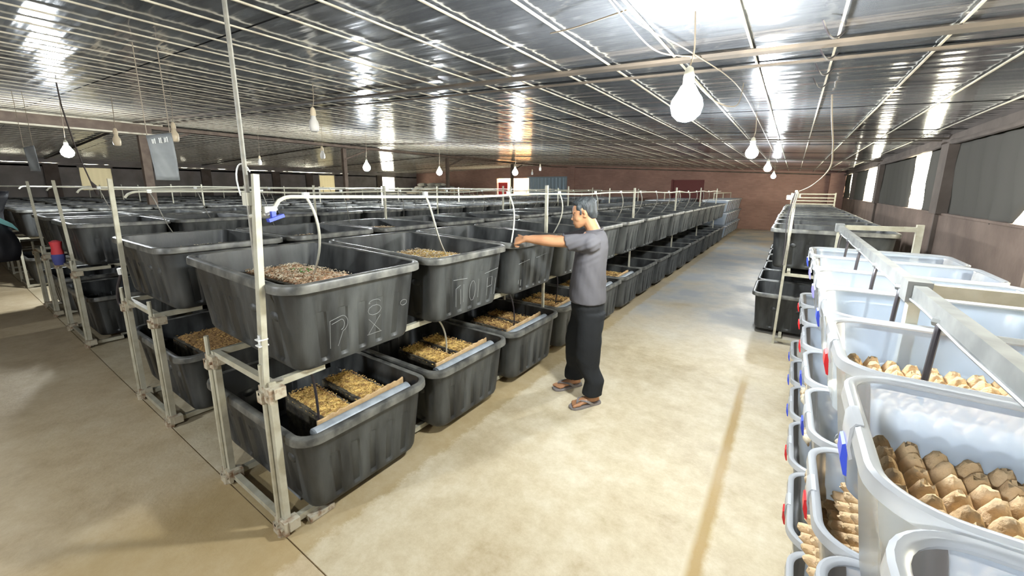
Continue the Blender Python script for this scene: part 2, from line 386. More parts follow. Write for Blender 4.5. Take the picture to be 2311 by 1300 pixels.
ceiling = MB()
for xa_, xb_ in ((XR+.35, XRIDGE), (XRIDGE, XL-.35)):
    ceiling.loft([[(x_, y_, ceil_z(x_)+dz) for x_, dz in ((xa_, .07), (xb_, .07), (xb_, .11), (xa_, .11))] for y_ in (YB-.4, YF+.4)])
ceiling = struct('ceiling', ceiling, M_['steelbr'])
def foil(x0, x1, y0, y1, dz, name='foil_sheet'):
    mb = MB(); nx = 14
    rows = []
    for y, e in ((y0, .0), (y1, .0)):
        rows.append([(x0+(x1-x0)*i/nx, y, ceil_z(x0+(x1-x0)*i/nx)+dz+.035-e) for i in range(nx+1)])
    mb.loft(rows, cap=False, closed=False)
    return build(name, mb, M_['foil'], ceiling)
y = YB-.2; k = 0
while y < YF:
    foil(XR+.3, XRIDGE, y, y+1.03, .005*(k % 2)); foil(XRIDGE, XL-.3, y, y+1.03, .005*(k % 2)); y += 1.0; k += 1
bt = MB(); bt.bar((0, YB, 0), (0, YF, 0), .011, .009)
bme = bt.mesh('batten')
x = 1.40
while x > XL:
    o = link('batten', bme, M_['batten'], ceiling); o.location = (x+random.uniform(-.03, .03), 0, ceil_z(x)+.022); x -= .425
for i, yy in enumerate((2.92, 8.02, 13.12, 18.22, -2.2)):
    mb = MB(); mb.bar((XR, yy, ceil_z(XR)), (XRIDGE, yy, ceil_z(XRIDGE)), .075, .02); mb.bar((XRIDGE, yy, ceil_z(XRIDGE)), (XL, yy, ceil_z(XL)), .075, .02)
    mb.bar((XR, yy+.32, ceil_z(XR)-.0), (XRIDGE, yy+.32, ceil_z(XRIDGE)-.0), .025, .015)
    struct('trim_%d' % (i+1), mb, M_['beam'])
# ridge beam with its flanges (near bay only) and a slim ridge strip beyond
mb = MB(); mb.box2((XRIDGE-.08, YB, 2.98), (XRIDGE+.08, 3.2, 3.18)); struct('trim_6', mb, M_['steelbr'])
mb = MB(); mb.box2((XRIDGE-.1, YB, 2.945), (XRIDGE+.12, 3.25, 2.98)); mb.box2((XRIDGE-.1, YB, 3.165), (XRIDGE+.14, 3.4, 3.195)); struct('trim_7', mb, M_['batten'])
mb = MB(); mb.box2((XRIDGE-.06, 3.2, 3.09), (XRIDGE+.06, YF, 3.17)); struct('trim_8', mb, M_['steelbr'])
for i, yy in enumerate((3.12, 8.3, 13.3, 18.3)):
    mb = MB(); w = .16 if i == 0 else .12
    mb.box2((-12.65-w/2, yy-w/2, 0), (-12.65+w/2, yy+w/2, 3.10)); mb.box2((-12.65-.14, yy-.14, 0), (-12.65+.14, yy+.14, .015))
    mb.bar((-12.6, yy, 2.75), (-12.6, yy+.9, 3.1), .05, .05)
    o = build('roof_column', mb, M_['steelbr'])
    tag(o, ['dark brown steel roof column nearest the hanging grey sheet, under the ridge beam end',
            'second roof column down the hall, dark and slim beside a lit bulb', 'third roof column down the hall, before the red brick wall',
            'farthest slim roof column, standing left of the blue steel door'][i], 'column', 'steel columns under the roof ridge')

# right wall: brown plastered dwarf wall, pillars, rail, tarpaulins with slits of daylight
mb = MB(); mb.box2((XR, YB, 0), (XR+.14, YF, 1.5)); wall_r = struct('wall_right', mb, M_['plaster'])
mb = MB(); mb.box2((XR-.015, YB, 1.485), (XR+.17, YF, 1.512)); build('sill', mb, M_['plaster'], wall_r)
for (yy, zz) in ((4.30, 1.12), (4.62, 1.12), (4.94, 1.10), (4.46, .90), (4.78, .89), (4.0, .91), (4.3, .68), (4.62, .68)):
    mb = MB(); mb.box((XR-.008, yy, zz), (.03, .29, .185)); build('brick', mb, M_['block'], wall_r)
mb = MB(); mb.box2((XR-.02, YB, 2.40), (XR+.12, YF, 2.62)); struct('trim_9', mb, M_['pillar'])
for i, yy in enumerate((-2.2, 2.92, 7.87, 13.05, 18.15)):
    mb = MB(); mb.box2((XR-.07, yy-.17, 1.5), (XR+.14, yy+.17, 2.42)); struct('trim_%d' % (10+i), mb, M_['pillar'])
mb = MB(); mb.box2((XR-.04, 7.86, 0), (XR, 7.90, 1.5)); mb.box2((XR-.04, 13.0, 0), (XR, 13.05, 1.5)); struct('trim_15', mb, M_['pillar'])

def tarp(y0, y1, label, arch=None):
    nx = max(6, int((y1-y0)/.09)); nz = 14; rows = []
    for j in range(nz+1):
        z = 1.47+(2.42-1.47)*j/nz; row = []
        for i in range(nx+1):
            t = i/nx; e0 = .035*math.sin(z*23+y0)*(1-abs(2*t-1)); y_ = y0+(y1-y0)*t
            lo_ = y0
            if arch: lo_ = y0+arch*max(0, 1-((z-1.47)/.42))**.6
            y_ = lo_+(y1-lo_)*t+(.015*math.sin(z*31) if i in (0, nx) else 0)
            xx = XR+.03+.022*math.sin(y_*14+math.sin(z*5))*(.35+.65*(1-j/nz))+.012*mnoise.noise(Vector((y_*3, z*4, 1)))
            row.append((xx, y_, z))
        rows.append(row)
    mb = MB(); mb.loft(rows, cap=False, closed=False)
    o = build('tarpaulin', mb, M_['tarp'], None, True)
    sol = o.modifiers.new('thick', 'SOLIDIFY'); sol.thickness = .004
    tag(o, label, 'tarpaulin', 'tarpaulins hung over the right wall openings'); return o
tarp(YB+.1, -2.4, 'tarpaulin behind the camera end of the right wall')
tarp(-2.05, 1.55, 'tarpaulin on the right wall behind the near clear boxes')
tarp(3.1, 4.75, 'narrow tarpaulin right of the nearest bright slit, by the frame edge')
tarp(5.15, 7.72, 'large dark grey tarpaulin with pinholes, hung beyond the nearest bright slit', arch=.5)
tarp(8.03, 8.95, 'tarpaulin strip just past the first pillar, right of the widest light slit')
tarp(9.98, 12.9, 'green tinged tarpaulin left of the widest slit of daylight')
tarp(13.2, 13.95, 'narrow tarpaulin strip beyond the second pillar on the right wall')
tarp(15.55, 18.0, 'tarpaulin left of the third slit of daylight, toward the far corner')
tarp(18.3, 18.75, 'small tarpaulin strip beyond the third pillar, near the far corner')
tarp(19.75, 21.7, 'last tarpaulin on the right wall, touching the far brick wall')
for i, (y0, y1) in enumerate(((3.1, 7.7), (8.05, 12.9), (13.25, 18.0), (18.3, 21.6))):
    n = 24; pts = [(XR-.045, y0+(y1-y0)*j/n, 2.425-.02*math.sin(PI*j/n)+.008*mnoise.noise(Vector((j*.9, i*3., 0)))) for j in range(n+1)]
    mb = MB(); mb.tube(pts, [.032+.006*mnoise.noise(Vector((j*.7, 5., i*1.))) for j in range(n+1)], 8)
    tag(build('rolled_tarp', mb, M_['pillar'], None, True), 'rolled tarpaulin edge tied along the wall top, %s bay from the camera' % ORD[i], 'tarpaulin roll', 'rolls along the top of the right wall')

# far wall with its openings
mb = MB()
mb.box2((XL, YF, 0), (-16.3, YF+.2, 3.25)); mb.box2((-16.3, YF, 2.46), (-10.9, YF+.2, 3.25)); mb.box2((-10.9, YF, 0), (-5.2, YF+.2, 3.25))
mb.box2((-5.2, YF, 2.28), (-3.66, YF+.2, 3.0)); mb.box2((-3.66, YF, 0), (XR+.2, YF+.2, 2.95))
wall_f = struct('wall_far', mb, M_['brick'])
mb = MB(); mb.box2((-11.05, YF-.14, 0), (-10.6, YF, 3.05)); struct('trim_16', mb, M_['brick'])
mb = MB(); mb.bar((XR, YF-.03, 2.42), (XRIDGE, YF-.03, 2.42+.05*(XR-XRIDGE)), .05, .05); struct('trim_17', mb, M_['beam'])
mb = MB(); mb.box2((XR-.5, YF-.5, 0), (XR, YF, 2.5)); struct('trim_18', mb, M_['brick'])
mb = MB(); mb.box2((-5.2, YF+.08, 0), (-3.66, YF+.12, 2.28))
for zz in (.4, 1.2, 2.0): mb.box2((-5.15, YF+.05, zz-.05), (-3.7, YF+.08, zz+.05))
mb.box2((-5.2, YF-.02, 0), (-5.1, YF+.1, 2.3)); struct('door_1', mb, M_['darkred'])
# corrugated blue sliding door
mb = MB(); n = 46; rows = []
for z in (.02, 2.46):
    rows.append([(-13.75+2.85*i/n, YF-.06-.025*(1 if (i//2) % 2 else 0), z) for i in range(n+1)])
mb.loft(rows, cap=False, closed=False); mb.box2((-13.85, YF-.1, 2.46), (-10.85, YF-.02, 2.53)); struct('door_2', mb, M_['bluedoor'])
# lit doorway: the next room's orange brick wall and a red sheet
mb = MB(); mb.box2((-19, YF+2.6, 0), (-11, YF+2.8, 2.9)); struct('wall_beyond', mb, M_['brick_o'])
mb = MB(); mb.box2((-16.25, YF+.1, .02), (-15.5, YF+.14, 2.2)); tag(build('red_sheet', mb, M_['redsheet']), 'red sheet standing in the lit doorway of the far wall', 'sheet')

# left wall: dark sheeting, pillars, ragged daylight gap on top, three blinds
wins = [(3.75, 4.75, 1.62, 2.62), (13.95, 15.0, 1.45, 2.62), (18.6, 19.7, 1.5, 2.62)]
mb = MB(); ys = [YB]+[v for w in wins for v in w[:2]]+[YF]
for i in range(0, len(ys), 2): mb.box2((XL-.1, ys[i], 0), (XL, ys[i+1], 2.62))
for w in wins: mb.box2((XL-.1, w[0], 0), (XL, w[1], w[2]))
wall_l = struct('wall_left', mb, M_['leftwall'])
n = 260; mb = MB(); lo = []; hi = []; 
for i in range(n+1):
    yy = YB+(YF-YB)*i/n; g = max(0., mnoise.noise(Vector((yy*.35, 3.3, 0)))*.9+.05)*.05+.016*mnoise.noise(Vector((yy*4, 1.3, 0)))
    if 4.7 < yy < 6.6 or 9 < yy < 9.8 or yy > 16: g = .0
    hi.append((XL, yy, 2.70-max(0, g))); lo.append((XL, yy, 2.55))
mb.loft([lo, hi], cap=False, closed=False); build('ragged_edge', mb, M_['leftwall'], wall_l)
mb = MB(); mb.box2((XL-.06, YB, 2.70), (XL+.02, YF, 2.95)); struct('trim_19', mb, M_['leftwall'])
for i, yy in enumerate((3.0, 8.1, 9.6, 11.4, 13.3, 18.3)):
    mb = MB(); mb.box2((XL, yy-.2, 0), (XL+.12, yy+.2, 2.66)); struct('trim_%d' % (20+i), mb, M_['pillar'])
for i, (w, m) in enumerate(zip(wins[:2], ('paleblind', 'yblind'))):
    n = 16; mb = MB()
    rows = [[(XL-.03+.012*math.sin(j*2.2), w[0]+(w[1]-w[0])*j/n, z) for j in range(n+1)] for z in (w[2], (w[2]+w[3])/2, w[3])]
    mb.loft(rows, cap=False, closed=False); o = struct('window_%d' % (i+1), mb, M_[m], None, True)
    f = MB()
    for a, b in (((XL-.02, w[0], w[2]), (XL-.02, w[1], w[2])), ((XL-.02, w[0], w[3]), (XL-.02, w[1], w[3])), ((XL-.02, w[0], w[2]), (XL-.02, w[0], w[3])), ((XL-.02, w[1], w[2]), (XL-.02, w[1], w[3]))): f.bar(a, b, .05, .05)
    build('window_frame', f, M_['leftwall'], o)
f = MB(); w = wins[2]
for a, b in (((XL-.02, w[0], w[2]), (XL-.02, w[1], w[2])), ((XL-.02, w[0], w[3]), (XL-.02, w[1], w[3])), ((XL-.02, w[0], w[2]), (XL-.02, w[0], w[3])), ((XL-.02, w[1], w[2]), (XL-.02, w[1], w[3]))): f.bar(a, b, .06, .06)
struct('window_3', f, M_['leftwall'])
mb = MB(); mb.box2((XL, YB-.1, 0), (XR+.2, YB, 3.3)); struct('wall_back', mb, M_['plaster'])

# ------------------------------------------------------------------ black rearing tubs
def rrect(hx, hy, r, z, ns=40, nc=6, groove=0.0, cx=0., cy=0.):
    """rounded rectangle ring, sides subdivided so that shallow vertical panels can be pressed in"""
    pts = []
    r = min(r, hx*.95, hy*.95)
    sides = [((hx, -hy+r), (hx, hy-r), (1, 0), (hx-r, hy-r), 0), ((hx-r, hy), (-hx+r, hy), (0, 1), (-hx+r, hy-r), 90),
             ((-hx, hy-r), (-hx, -hy+r), (-1, 0), (-hx+r, -hy+r), 180), ((-hx+r, -hy), (hx-r, -hy), (0, -1), (hx-r, -hy+r), 270)]
    for a, b, nrm, cc, ang in sides:
        for i in range(ns+1):
            t = i/ns
            g = 0
            if groove:
                ph = (t*5) % 1.0; g = groove if (.36 < ph < .64 and .02 < t < .98) else 0
            pts.append(Vector((a[0]+(b[0]-a[0])*t-nrm[0]*g+cx, a[1]+(b[1]-a[1])*t-nrm[1]*g+cy, z)))
        for j in range(1, nc):
            th = math.radians(ang+90*j/nc); pts.append(Vector((cc[0]+r*math.cos(th)+cx, cc[1]+r*math.sin(th)+cy, z)))
    return pts

TW, TD, TH = 1.27, .90, .48
def tub_meshes():
    hx, hy = TW/2-.035, TD/2-.035; tx, ty = .032, .05
    def ring(z, inset, g, r=.085):
        f = 1-z/TH
        return rrect(hx-tx*f-inset, hy-ty*f-inset, r-inset*.5, z, groove=g)
    body = MB()
    R = [ring(0, .02, 0, .07), ring(.006, .007, 0), ring(.03, 0, 0), ring(.055, 0, .017), ring(.30, 0, .017), ring(.312, 0, .005), ring(.37, 0, .005), ring(.385, 0, 0), ring(TH-.012, 0, 0),
         ring(TH-.006, .006, 0), ring(.36, .010, 0), ring(.05, .010, 0), ring(.02, .03, 0)]
    body.loft(R)
    # moulded lugs on the inside walls
    for sy in (1, -1):
        for xx in (-.36, -.1, .16, .40):
            yy = sy*(hy-ty*.42-.012)
            body.ellipsoid((xx, yy, .285), (.045, .017, .03), 10, 6)
    for yy in (-.2, .08): body.ellipsoid((-hx+tx*.42+.012, yy, .285), (.017, .045, .03), 10, 6)
    rim = MB(); prof = [(-.004, TH-.004), (.0, TH), (.020, TH+.002), (.032, TH-.004), (.036, TH-.014), (.036, TH-.045), (.030, TH-.047), (.028, TH-.02), (.0, TH-.018), (-.004, TH-.004)]
    rim.loft([rrect(hx+o, hy+o, .09+o, z) for o, z in prof], cap=False)
    return body.mesh('body', smooth=True), rim.mesh('rim', smooth=True)
TB, TR = tub_meshes()
proto = None
def tub(x, y, z, label, group, tilt=0.0, yaw_=0.0):
    global proto
    rot = (0, tilt, yaw_)
    if proto is None:
        proto = thing('black_tub', label, 'tub', (x, y, z), group, rot)
        link('body', TB, M_['tub'], proto); link('rim', TR, M_['rim'], proto); return proto
    return clone(proto, (x, y, z), label, group, rot)

PITCH, Y0, NT = .94, .87, 16
ROWS = [dict(xr=-1.87, lo=True, zu=.86, legs=(-2.02, -2.69), tilt=.030), dict(xr=-3.60, lo=True, zu=.895, legs=(-3.72, -4.44), tilt=.0),
        dict(xr=-6.45, lo=True, zu=.91, legs=(-6.40, -7.38), tilt=0), dict(xr=-8.15, lo=False, zu=.91, legs=(-8.31, -9.1), tilt=0)]
for xr in (-10.95, -12.95, -15.76, -17.5, -20.3, -22.0): ROWS.append(dict(xr=xr, lo=False, zu=.91, legs=(xr-.15, xr-.95), tilt=0))
ROWN = ['the aisle row', 'the second row', 'the third row', 'the fourth row', 'the fifth row', 'the sixth row', 'the seventh row', 'the eighth row', 'the ninth row', 'the row by the left wall']
tubs = {}
for ri, R in enumerate(ROWS):
    xc = R['xr']-TW/2
    for k in range(NT):
        yc = Y0+TD/2+PITCH*k
        near = 'nearest' if k == 0 else ('last' if k == NT-1 else ORD[k])
        where = 'end' if k == 0 else 'from near end'
        lab = 'open black tub, %s %s, upper tier of %s' % (near, where, ROWN[ri])
        if ri == 0 and k == 0: lab = 'black tub with letter marks and reddish bedding, near end of the upper aisle row'
        if ri == 0 and k == 2: lab = 'black tub the man reaches into, third along the upper aisle row'
        tubs[(ri, 1, k)] = tub(xc-(.03 if ri == 0 else 0)+random.uniform(-.008, .008), yc+random.uniform(-.008, .008), R['zu']+(.02 if R['tilt'] else 0), lab,
                               'black tubs on the upper tiers of the left racks', R['tilt'], random.uniform(-.008, .008))
        if R['lo'] or k == 0 and ri in (3, 4):
            lab = 'open black tub, %s %s, lower tier of %s' % (near, where, ROWN[ri])
            if ri == 0 and k == 0: lab = 'black tub with two yellow bedding blocks, near end of the lower aisle row'
            tubs[(ri, 0, k)] = tub(xc+random.uniform(-.01, .01), yc+random.uniform(-.01, .01), .062, lab, 'black tubs on the lower tiers of the left racks', 0, random.uniform(-.01, .01))

# chalk and moulded marks on the first two upper tubs (thin relief on the aisle side)
def on_face(t, u, w):
    """local point on the aisle-side wall: u along Y, w height"""
    f = 1-w/TH; return Vector((TW/2-.035-.032*f+.0005, u, w))
def marks(t, strokes, r=.0015):
    for st in strokes:
        mb = MB(); mb.tube([on_face(t, u, w) for u, w in st], r, 5); link('chalk_mark', mb.mesh('chalk_mark', smooth=True), M_['chalk'], t)
def arc(cu, cw, ru, rw, a0, a1, n=10): return [(cu+ru*math.cos(math.radians(a0+(a1-a0)*i/n)), cw+rw*math.sin(math.radians(a0+(a1-a0)*i/n))) for i in range(n+1)]
marks(tubs[(0, 1, 0)], [[(-.20, .09), (-.20, .245)], [(-.20, .245)]+arc(-.13, .215, .035, .045, 100, -80)+[(-.155, .09)], [(-.19, .225)]+arc(-.135, .21, .02, .03, 90, -90),
                       arc(.08, .24, .045, .03, 0, 360), [(.05, .285)]+arc(.08, .285, .04, .018, 180, 0), [(.04, .10), (.12, .20)], [(.04, .19), (.12, .10)], [(.03, .095), (.13, .095)],
                       arc(.295, .235, .025, .018, 0, 360)])
marks(tubs[(0, 1, 1)], [[(-.16, .08), (-.17, .22), (-.12, .24)], [(-.11, .09), (-.12, .21)], [(-.08, .10), (-.085, .24)], arc(.02, .17, .035, .08, 0, 360), [(.09, .10), (.09, .25)],
                       [(.20, .09), (.20, .24), (.26, .24), (.26, .17), (.20, .16)], [(.26, .09), (.26, .15)], [(.16, .28), (.33, .30)], [(-.2, .29), (-.05, .28)], [(.30, .08), (.31, .22)]], .0019)
marks(tubs[(0, 1, 2)], [[(-.28, .09), (-.28, .13), (-.24, .13), (-.24, .07)], [(-.30, .28), (-.12, .30)], [(.0, .30), (.2, .32)]], .0025)

# ------------------------------------------------------------------ racks (stands), one per row
RACKN = ['aisle', 'second', 'third', 'fourth', 'fifth', 'sixth', 'seventh', 'eighth', 'ninth', 'leftmost']
YEND = 16.0
for ri, R in enumerate(ROWS):
    xa, xb = R['legs']; zu = R['zu']
    st = thing('tub_rack', 'pale steel rack of pipes carrying the black tubs of %s' % ROWN[ri], 'rack', (xa, .84, 0), 'steel racks under the tubs')
    for xx in (xa, xb):
        for zz in ((zu-.0001, 1), (.06, 0)):
            xi = xx-.10 if xx == xa else xx+.05
            mb = MB(); mb.box2((xx-.017, .82, zz[0]-.034), (xx+.017, 1.14, zz[0])); mb.box2((xi-.017, 1.14, zz[0]-.034), (xi+.017, YF-.7, zz[0])); mb.box2((min(xi, xx)-.017, 1.11, zz[0]-.034), (max(xi, xx)+.017, 1.14, zz[0])); build('rail', mb, M_['galv'], st)
    # the near end frame
    for xx in (xa, xb):
        mb = MB(); mb.box2((xx-.018, .818, 0.012), (xx+.018, .85, zu-.035)); build('leg', mb, M_['galv'], st)
        if ri < 4:
            mb = MB(); mb.tube([(xx-.03, .812, .06), (xx-.031, .812, zu+.09)], .013, 8); build('pipe', mb, M_['galv'], st, True)
            for zz in (.05, zu-.06):
                mb = MB(); mb.box((xx-.005, .812, zz), (.11, .02, .075)); mb.box((xx+.03, .85, zz+.01), (.06, .055, .055)); mb.box((xx-.035, .815, zz-.02), (.05, .05, .06))
                for q in (-.035, .03): mb.tube([(xx+q, .79, zz), (xx+q, .83, zz)], .009, 6)
                build('clamp', mb, M_['rust'], st)
            mb = MB(); mb.tube([(xx, .805, .0), (xx, .805, .05)], .022, 8); build('foot', mb, M_['rust'], st, True)
    for zz in (zu-.017, .045):
        mb = MB(); mb.box2((xb, .825, zz-.016), (xa, .857, zz+.016)); build('crossbar', mb, M_['galv'], st)
    # intermediate legs between every third tub, with the tall posts that hold the water line
    for j in range(1, 6 if ri < 3 else 6):
        yy = Y0+PITCH*3*j-.02
        for xx in (xa, xb):
            xi = xx-.10 if xx == xa else xx+.05
            mb = MB(); mb.box2((xi-.012, yy-.012, .0), (xi+.012, yy+.012, zu-.034)); build('leg', mb, M_['galv'], st)
        px = {0: -2.10, 1: -4.70}.get(ri, xa-.1)
        mb = MB(); mb.box2((px-.014, yy-.012, zu-.03), (px+.014, yy+.012, 1.84+random.uniform(-.02, .03))); build('post', mb, M_['galv'], st)
    px = {0: -2.045, 1: -4.41, 2: -6.42, 3: -8.33}.get(ri, xa-.05)
    mb = MB()
    if ri == 0:
        mb.bar((-2.03, .815, zu-.05), (-2.085, .90, 1.86), .026, .026); mb.bar((-2.055, .808, zu-.05), (-2.11, .893, 1.78), .012, .018)
    elif ri < 4: mb.bar((px+.02, .83, zu-.05), (px-(0, 0, .38, .42)[ri], .85, 1.86), .028, .028)
    if mb.v: build('post', mb, M_['galv'], st)

# valve and water line of each row: pipe, droppers into every tub
def water_line(ri, xp, label, n_drop, zp=1.755, r=.010, drops=True):
    t = thing('water_line', label, 'hose', (xp, .9, zp), 'pale water hoses strung above the tubs')
    pts = [(xp, .98, zp-.05), (xp, 1.03, zp-.005)]
    yy = 1.2
    while yy < YEND:
        pts.append((xp+random.uniform(-.01, .01), yy, zp+random.uniform(-.012, .012)-(.008 if (yy % 2.8) > 1.4 else 0))); yy += .7
    mb = MB(); mb.tube(spline(pts, 3), r, 6); build('pipe', mb, M_['hose'], t, True)
    for k in range(n_drop):
        y1 = Y0+PITCH*k+.27+random.uniform(-.03, .03); bl = random.uniform(.02, .07)
        end = (xp-.30+random.uniform(-.05, .1), y1+.28, R_z[ri]+.34)
        if ri == 0 and k == 0: y1 = 1.14; end = (-2.62, 1.42, 1.21)
        if ri == 0 and k == 1: y1 = 1.98; end = (-2.52, 2.62, 1.20)
        if ri == 0 and k == 2: y1 = 2.98; end = (-2.0, 2.86, 1.25)
        mb = MB(); mb.tube(bez((xp, y1, zp), (xp+.06, y1+bl, zp-.14), (xp+.03, y1+.05, zp-.3), end, 12), .007 if ri == 0 else .004, 6); build('dropper', mb, M_['hose' if ri == 0 and k < 4 else 'dullpipe'], t, True)
        mb = MB(); mb.box((xp, y1, zp+.006), (.022, .03, .03)); build('tee', mb, M_['white'], t)
    return t
R_z = [r['zu'] for r in ROWS]
wl = water_line(0, -2.10, 'pale water hose with droppers over the aisle row of tubs', 14)
mb = MB(); mb.tube([(-2.17, .90, 1.655), (-2.10, .93, 1.672), (-2.10, .985, 1.70)], .013, 8); mb.box((-2.085, .945, 1.695), (.035, .05, .03)); build('valve', mb, M_['white'], wl, True)
mb = MB(); mb.box((-2.05, .955, 1.655), (.03, .075, .016), Matrix.Rotation(.3, 3, 'X')); mb.box((-2.06, .95, 1.672), (.02, .02, .03)); build('valve_handle', mb, M_['blue'], wl)
water_line(1, -4.70, 'pale water hose with droppers over the second row of tubs', 12)
water_line(2, -6.55, 'thin water hose over the third row of tubs, past the side aisle', 10, 1.78)
water_line(3, -8.45, 'thin water hose over the fourth row of tubs', 0, 1.79)
for ri in (4, 6, 8): water_line(ri, ROWS[ri]['xr']-.25, 'thin water hose over %s, far from the camera' % ROWN[ri].replace('the ', 'the '), 0, 1.80, .012)
# supply pipe dropping from the ceiling to the near post, with its strapped cable down the leg
t = thing('supply_pipe', 'thin grey pipe hanging from the ceiling down the near rack post', 'pipe', (-2.12, .87, 0))
mb = MB(); mb.tube(spline([(-2.12, .87, ceil_z(-2.1)+.02), (-2.11, .87, 2.2), (-2.125, .875, 1.66), (-2.115, .87, 1.36), (-2.085, .86, 1.15), (-2.075, .84, .98), (-2.07, .83, .90), (-2.03, .84, .86), (-1.99, .88, .865)], 6), .0105, 8)
build('pipe', mb, M_['dullpipe'], t, True)
mb = MB(); mb.tube([(-2.12, .872, 1.665), (-2.09, .90, 1.668)], .010, 8); build('elbow', mb, M_['hose'], t, True)
mb = MB(); mb.tube(bez((-2.11, .89, 1.87), (-2.13, .87, 1.95), (-2.19, .84, 1.9), (-2.16, .86, 1.76), 10), .0035, 6); build('bent_tube', mb, M_['white'], t, True)
mb = MB(); mb.box((-2.135, .875, 1.745), (.06, .02, .06)); build('junction_plate', mb, M_['hose'], t)
mb = MB(); mb.box((-2.055, .835, 1.07), (.022, .03, .05)); mb.box((-2.05, .83, 1.045), (.04, .045, .006)); mb.box((-2.05, .83, 1.075), (.04, .045, .006)); build('strap', mb, M_['white'], t)

# a short supply hose looping at the second row's post
t = thing('loop_hose', 'dark hose looping down the tall post of the second rack', 'hose', (-4.44, .85, .8))
mb = MB(); mb.tube(spline([(-4.43, .82, 1.10), (-4.50, .80, .98), (-4.56, .80, .85), (-4.50, .82, .78), (-4.43, .84, .80)], 6), .011, 8); build('hose', mb, M_['dhose'], t, True)
mb = MB(); mb.tube([(-4.43, .82, 1.10), (-4.425, .815, 1.15)], .017, 8); build('coupling', mb, M_['white'], t, True)

# ------------------------------------------------------------------ what lies in the tubs
def bed_mesh(lx, ly, h, amp, n=46, side=True):
    mb = MB(); rows = []
    m = max(8, int(n*ly/lx)) if ly < lx else n
    for j in range(m+1):
        row = []
        for i in range(n+1):
            x = lx*(i/n-.5); y_ = ly*(j/m-.5)
            e = min(min(i, n-i)/2.5, min(j, m-j)/2.5, 1)
            z = h-(1-e)*.03+amp*(mnoise.noise(Vector((x*38, y_*26, h*9)))+.6*mnoise.noise(Vector((x*90, y_*60, lx))))
            row.append((x+amp*.8*mnoise.noise(Vector((x*60, y_*60, 4))), y_+amp*.8*mnoise.noise(Vector((x*60, y_*60, 9))), z))
        rows.append(row)
    mb.loft(rows, cap=False, closed=False)
    return mb
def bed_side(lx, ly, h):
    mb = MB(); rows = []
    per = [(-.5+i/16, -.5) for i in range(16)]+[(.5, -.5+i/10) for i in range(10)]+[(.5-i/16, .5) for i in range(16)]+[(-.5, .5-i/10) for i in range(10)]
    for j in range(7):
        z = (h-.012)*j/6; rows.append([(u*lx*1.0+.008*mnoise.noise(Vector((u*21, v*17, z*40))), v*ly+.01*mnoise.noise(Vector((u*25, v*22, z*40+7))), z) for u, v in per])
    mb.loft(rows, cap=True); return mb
def chips(lx, ly, h, n, size=.016):
    mb = MB()
    for i in range(n):
        x = random.uniform(-.48, .48)*lx; y_ = random.uniform(-.46, .46)*ly
        mb.box((x, y_, h+random.uniform(.002, .008)), (random.uniform(.5, 1.3)*size, .004, .003), Matrix.Rotation(random.uniform(0, PI), 3, 'Z') @ Matrix.Rotation(random.uniform(-.5, .5), 3, 'Y'))
    return mb
def bedding(x, y, z, lx, ly, h, top, label, rz=0., chip=None, nchip=220, amp=.008):
    t = thing('bedding_block', label, 'bedding', (x, y, z), 'bedding blocks inside the tubs', (0, 0, rz))
    link('top', bed_mesh(lx, ly, h, amp).mesh('top', smooth=True), M_[top], t)
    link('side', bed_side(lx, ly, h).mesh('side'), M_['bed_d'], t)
    if nchip:
        c = link('chaff', chips(lx, ly, h, nchip*2, .012).mesh('chaff'), M_[chip or 'straw'], t); c['kind'] = 'stuff'
    return t
ZL = .083
def lower_set(k, top, near):
    yb = Y0+PITCH*k
    bedding(-2.36, yb+.39, ZL, .52, .205, .375, top, 'bedding block nearer the camera inside the %s lower tub of the aisle row' % near, -.03)
    bedding(-2.38, yb+.655, ZL, .52, .205, .375, top, 'bedding block farther from the camera inside the %s lower tub of the aisle row' % near, -.03)
    mb = MB(); n = 26; rows = []
    for j in range(n+1):
        yy = yb+.22+.62*j/n; w = .008+.003*mnoise.noise(Vector((j*.8, k*2., 0))); zz = .485+.016*mnoise.noise(Vector((j*.9, k*5., 3)))+.02*j/n
        xc = -2.105+.008*mnoise.noise(Vector((j*.5, k*9., 0)))
        rows.append([(xc-w, yy, ZL+.03), (xc+w, yy, ZL+.03), (xc+w, yy, zz-.004), (xc, yy, zz), (xc-w, yy, zz-.004)])
    mb.loft(rows); o = build('card_strip', mb, M_['card']); tag(o, 'torn tan cardboard strip standing in the %s lower tub of the aisle row' % near, 'cardboard', 'torn cardboard strips in lower tubs')
    mb = MB(); mb.tube([(-2.035, yb+.16, ZL+.365), (-2.035, yb+.82, ZL+.37)], .045, 16); mb.tube([(-2.035, yb+.155, ZL+.365), (-2.035, yb+.165, ZL+.365)], .03, 14)
    mb.box((-2.04, yb+.5, ZL+.17), (.05, .6, .34))
    o = build('drink_pipe', mb, M_['pvc'], None, True); tag(o, 'pale blue drinking trough pipe along the aisle side of the %s lower tub' % near, 'pipe', 'drinking pipes in lower tubs')
lower_set(0, 'bed_y', 'nearest'); lower_set(1, 'bed_y', 'second'); lower_set(2, 'bed_b', 'third'); lower_set(3, 'bed_b', 'fourth'); lower_set(4, 'bed_b', 'fifth'); lower_set(5, 'bed_b', 'sixth')
for k in (6, 7, 8, 9):
    bedding(-2.3, Y0+PITCH*k+.45, ZL, .45, .28, .33, 'bed_y' if k % 2 else 'bed_b', 'low bedding heap in the %s lower tub of the aisle row' % ORD[k], 0, None, 0)
t = bedding(-2.72, 1.37, .90, .72, .40, .335, 'bed_r', 'reddish brown bedding with a green sprig in the nearest upper tub', .03, 'palecard', 420, .010)
mb = MB()
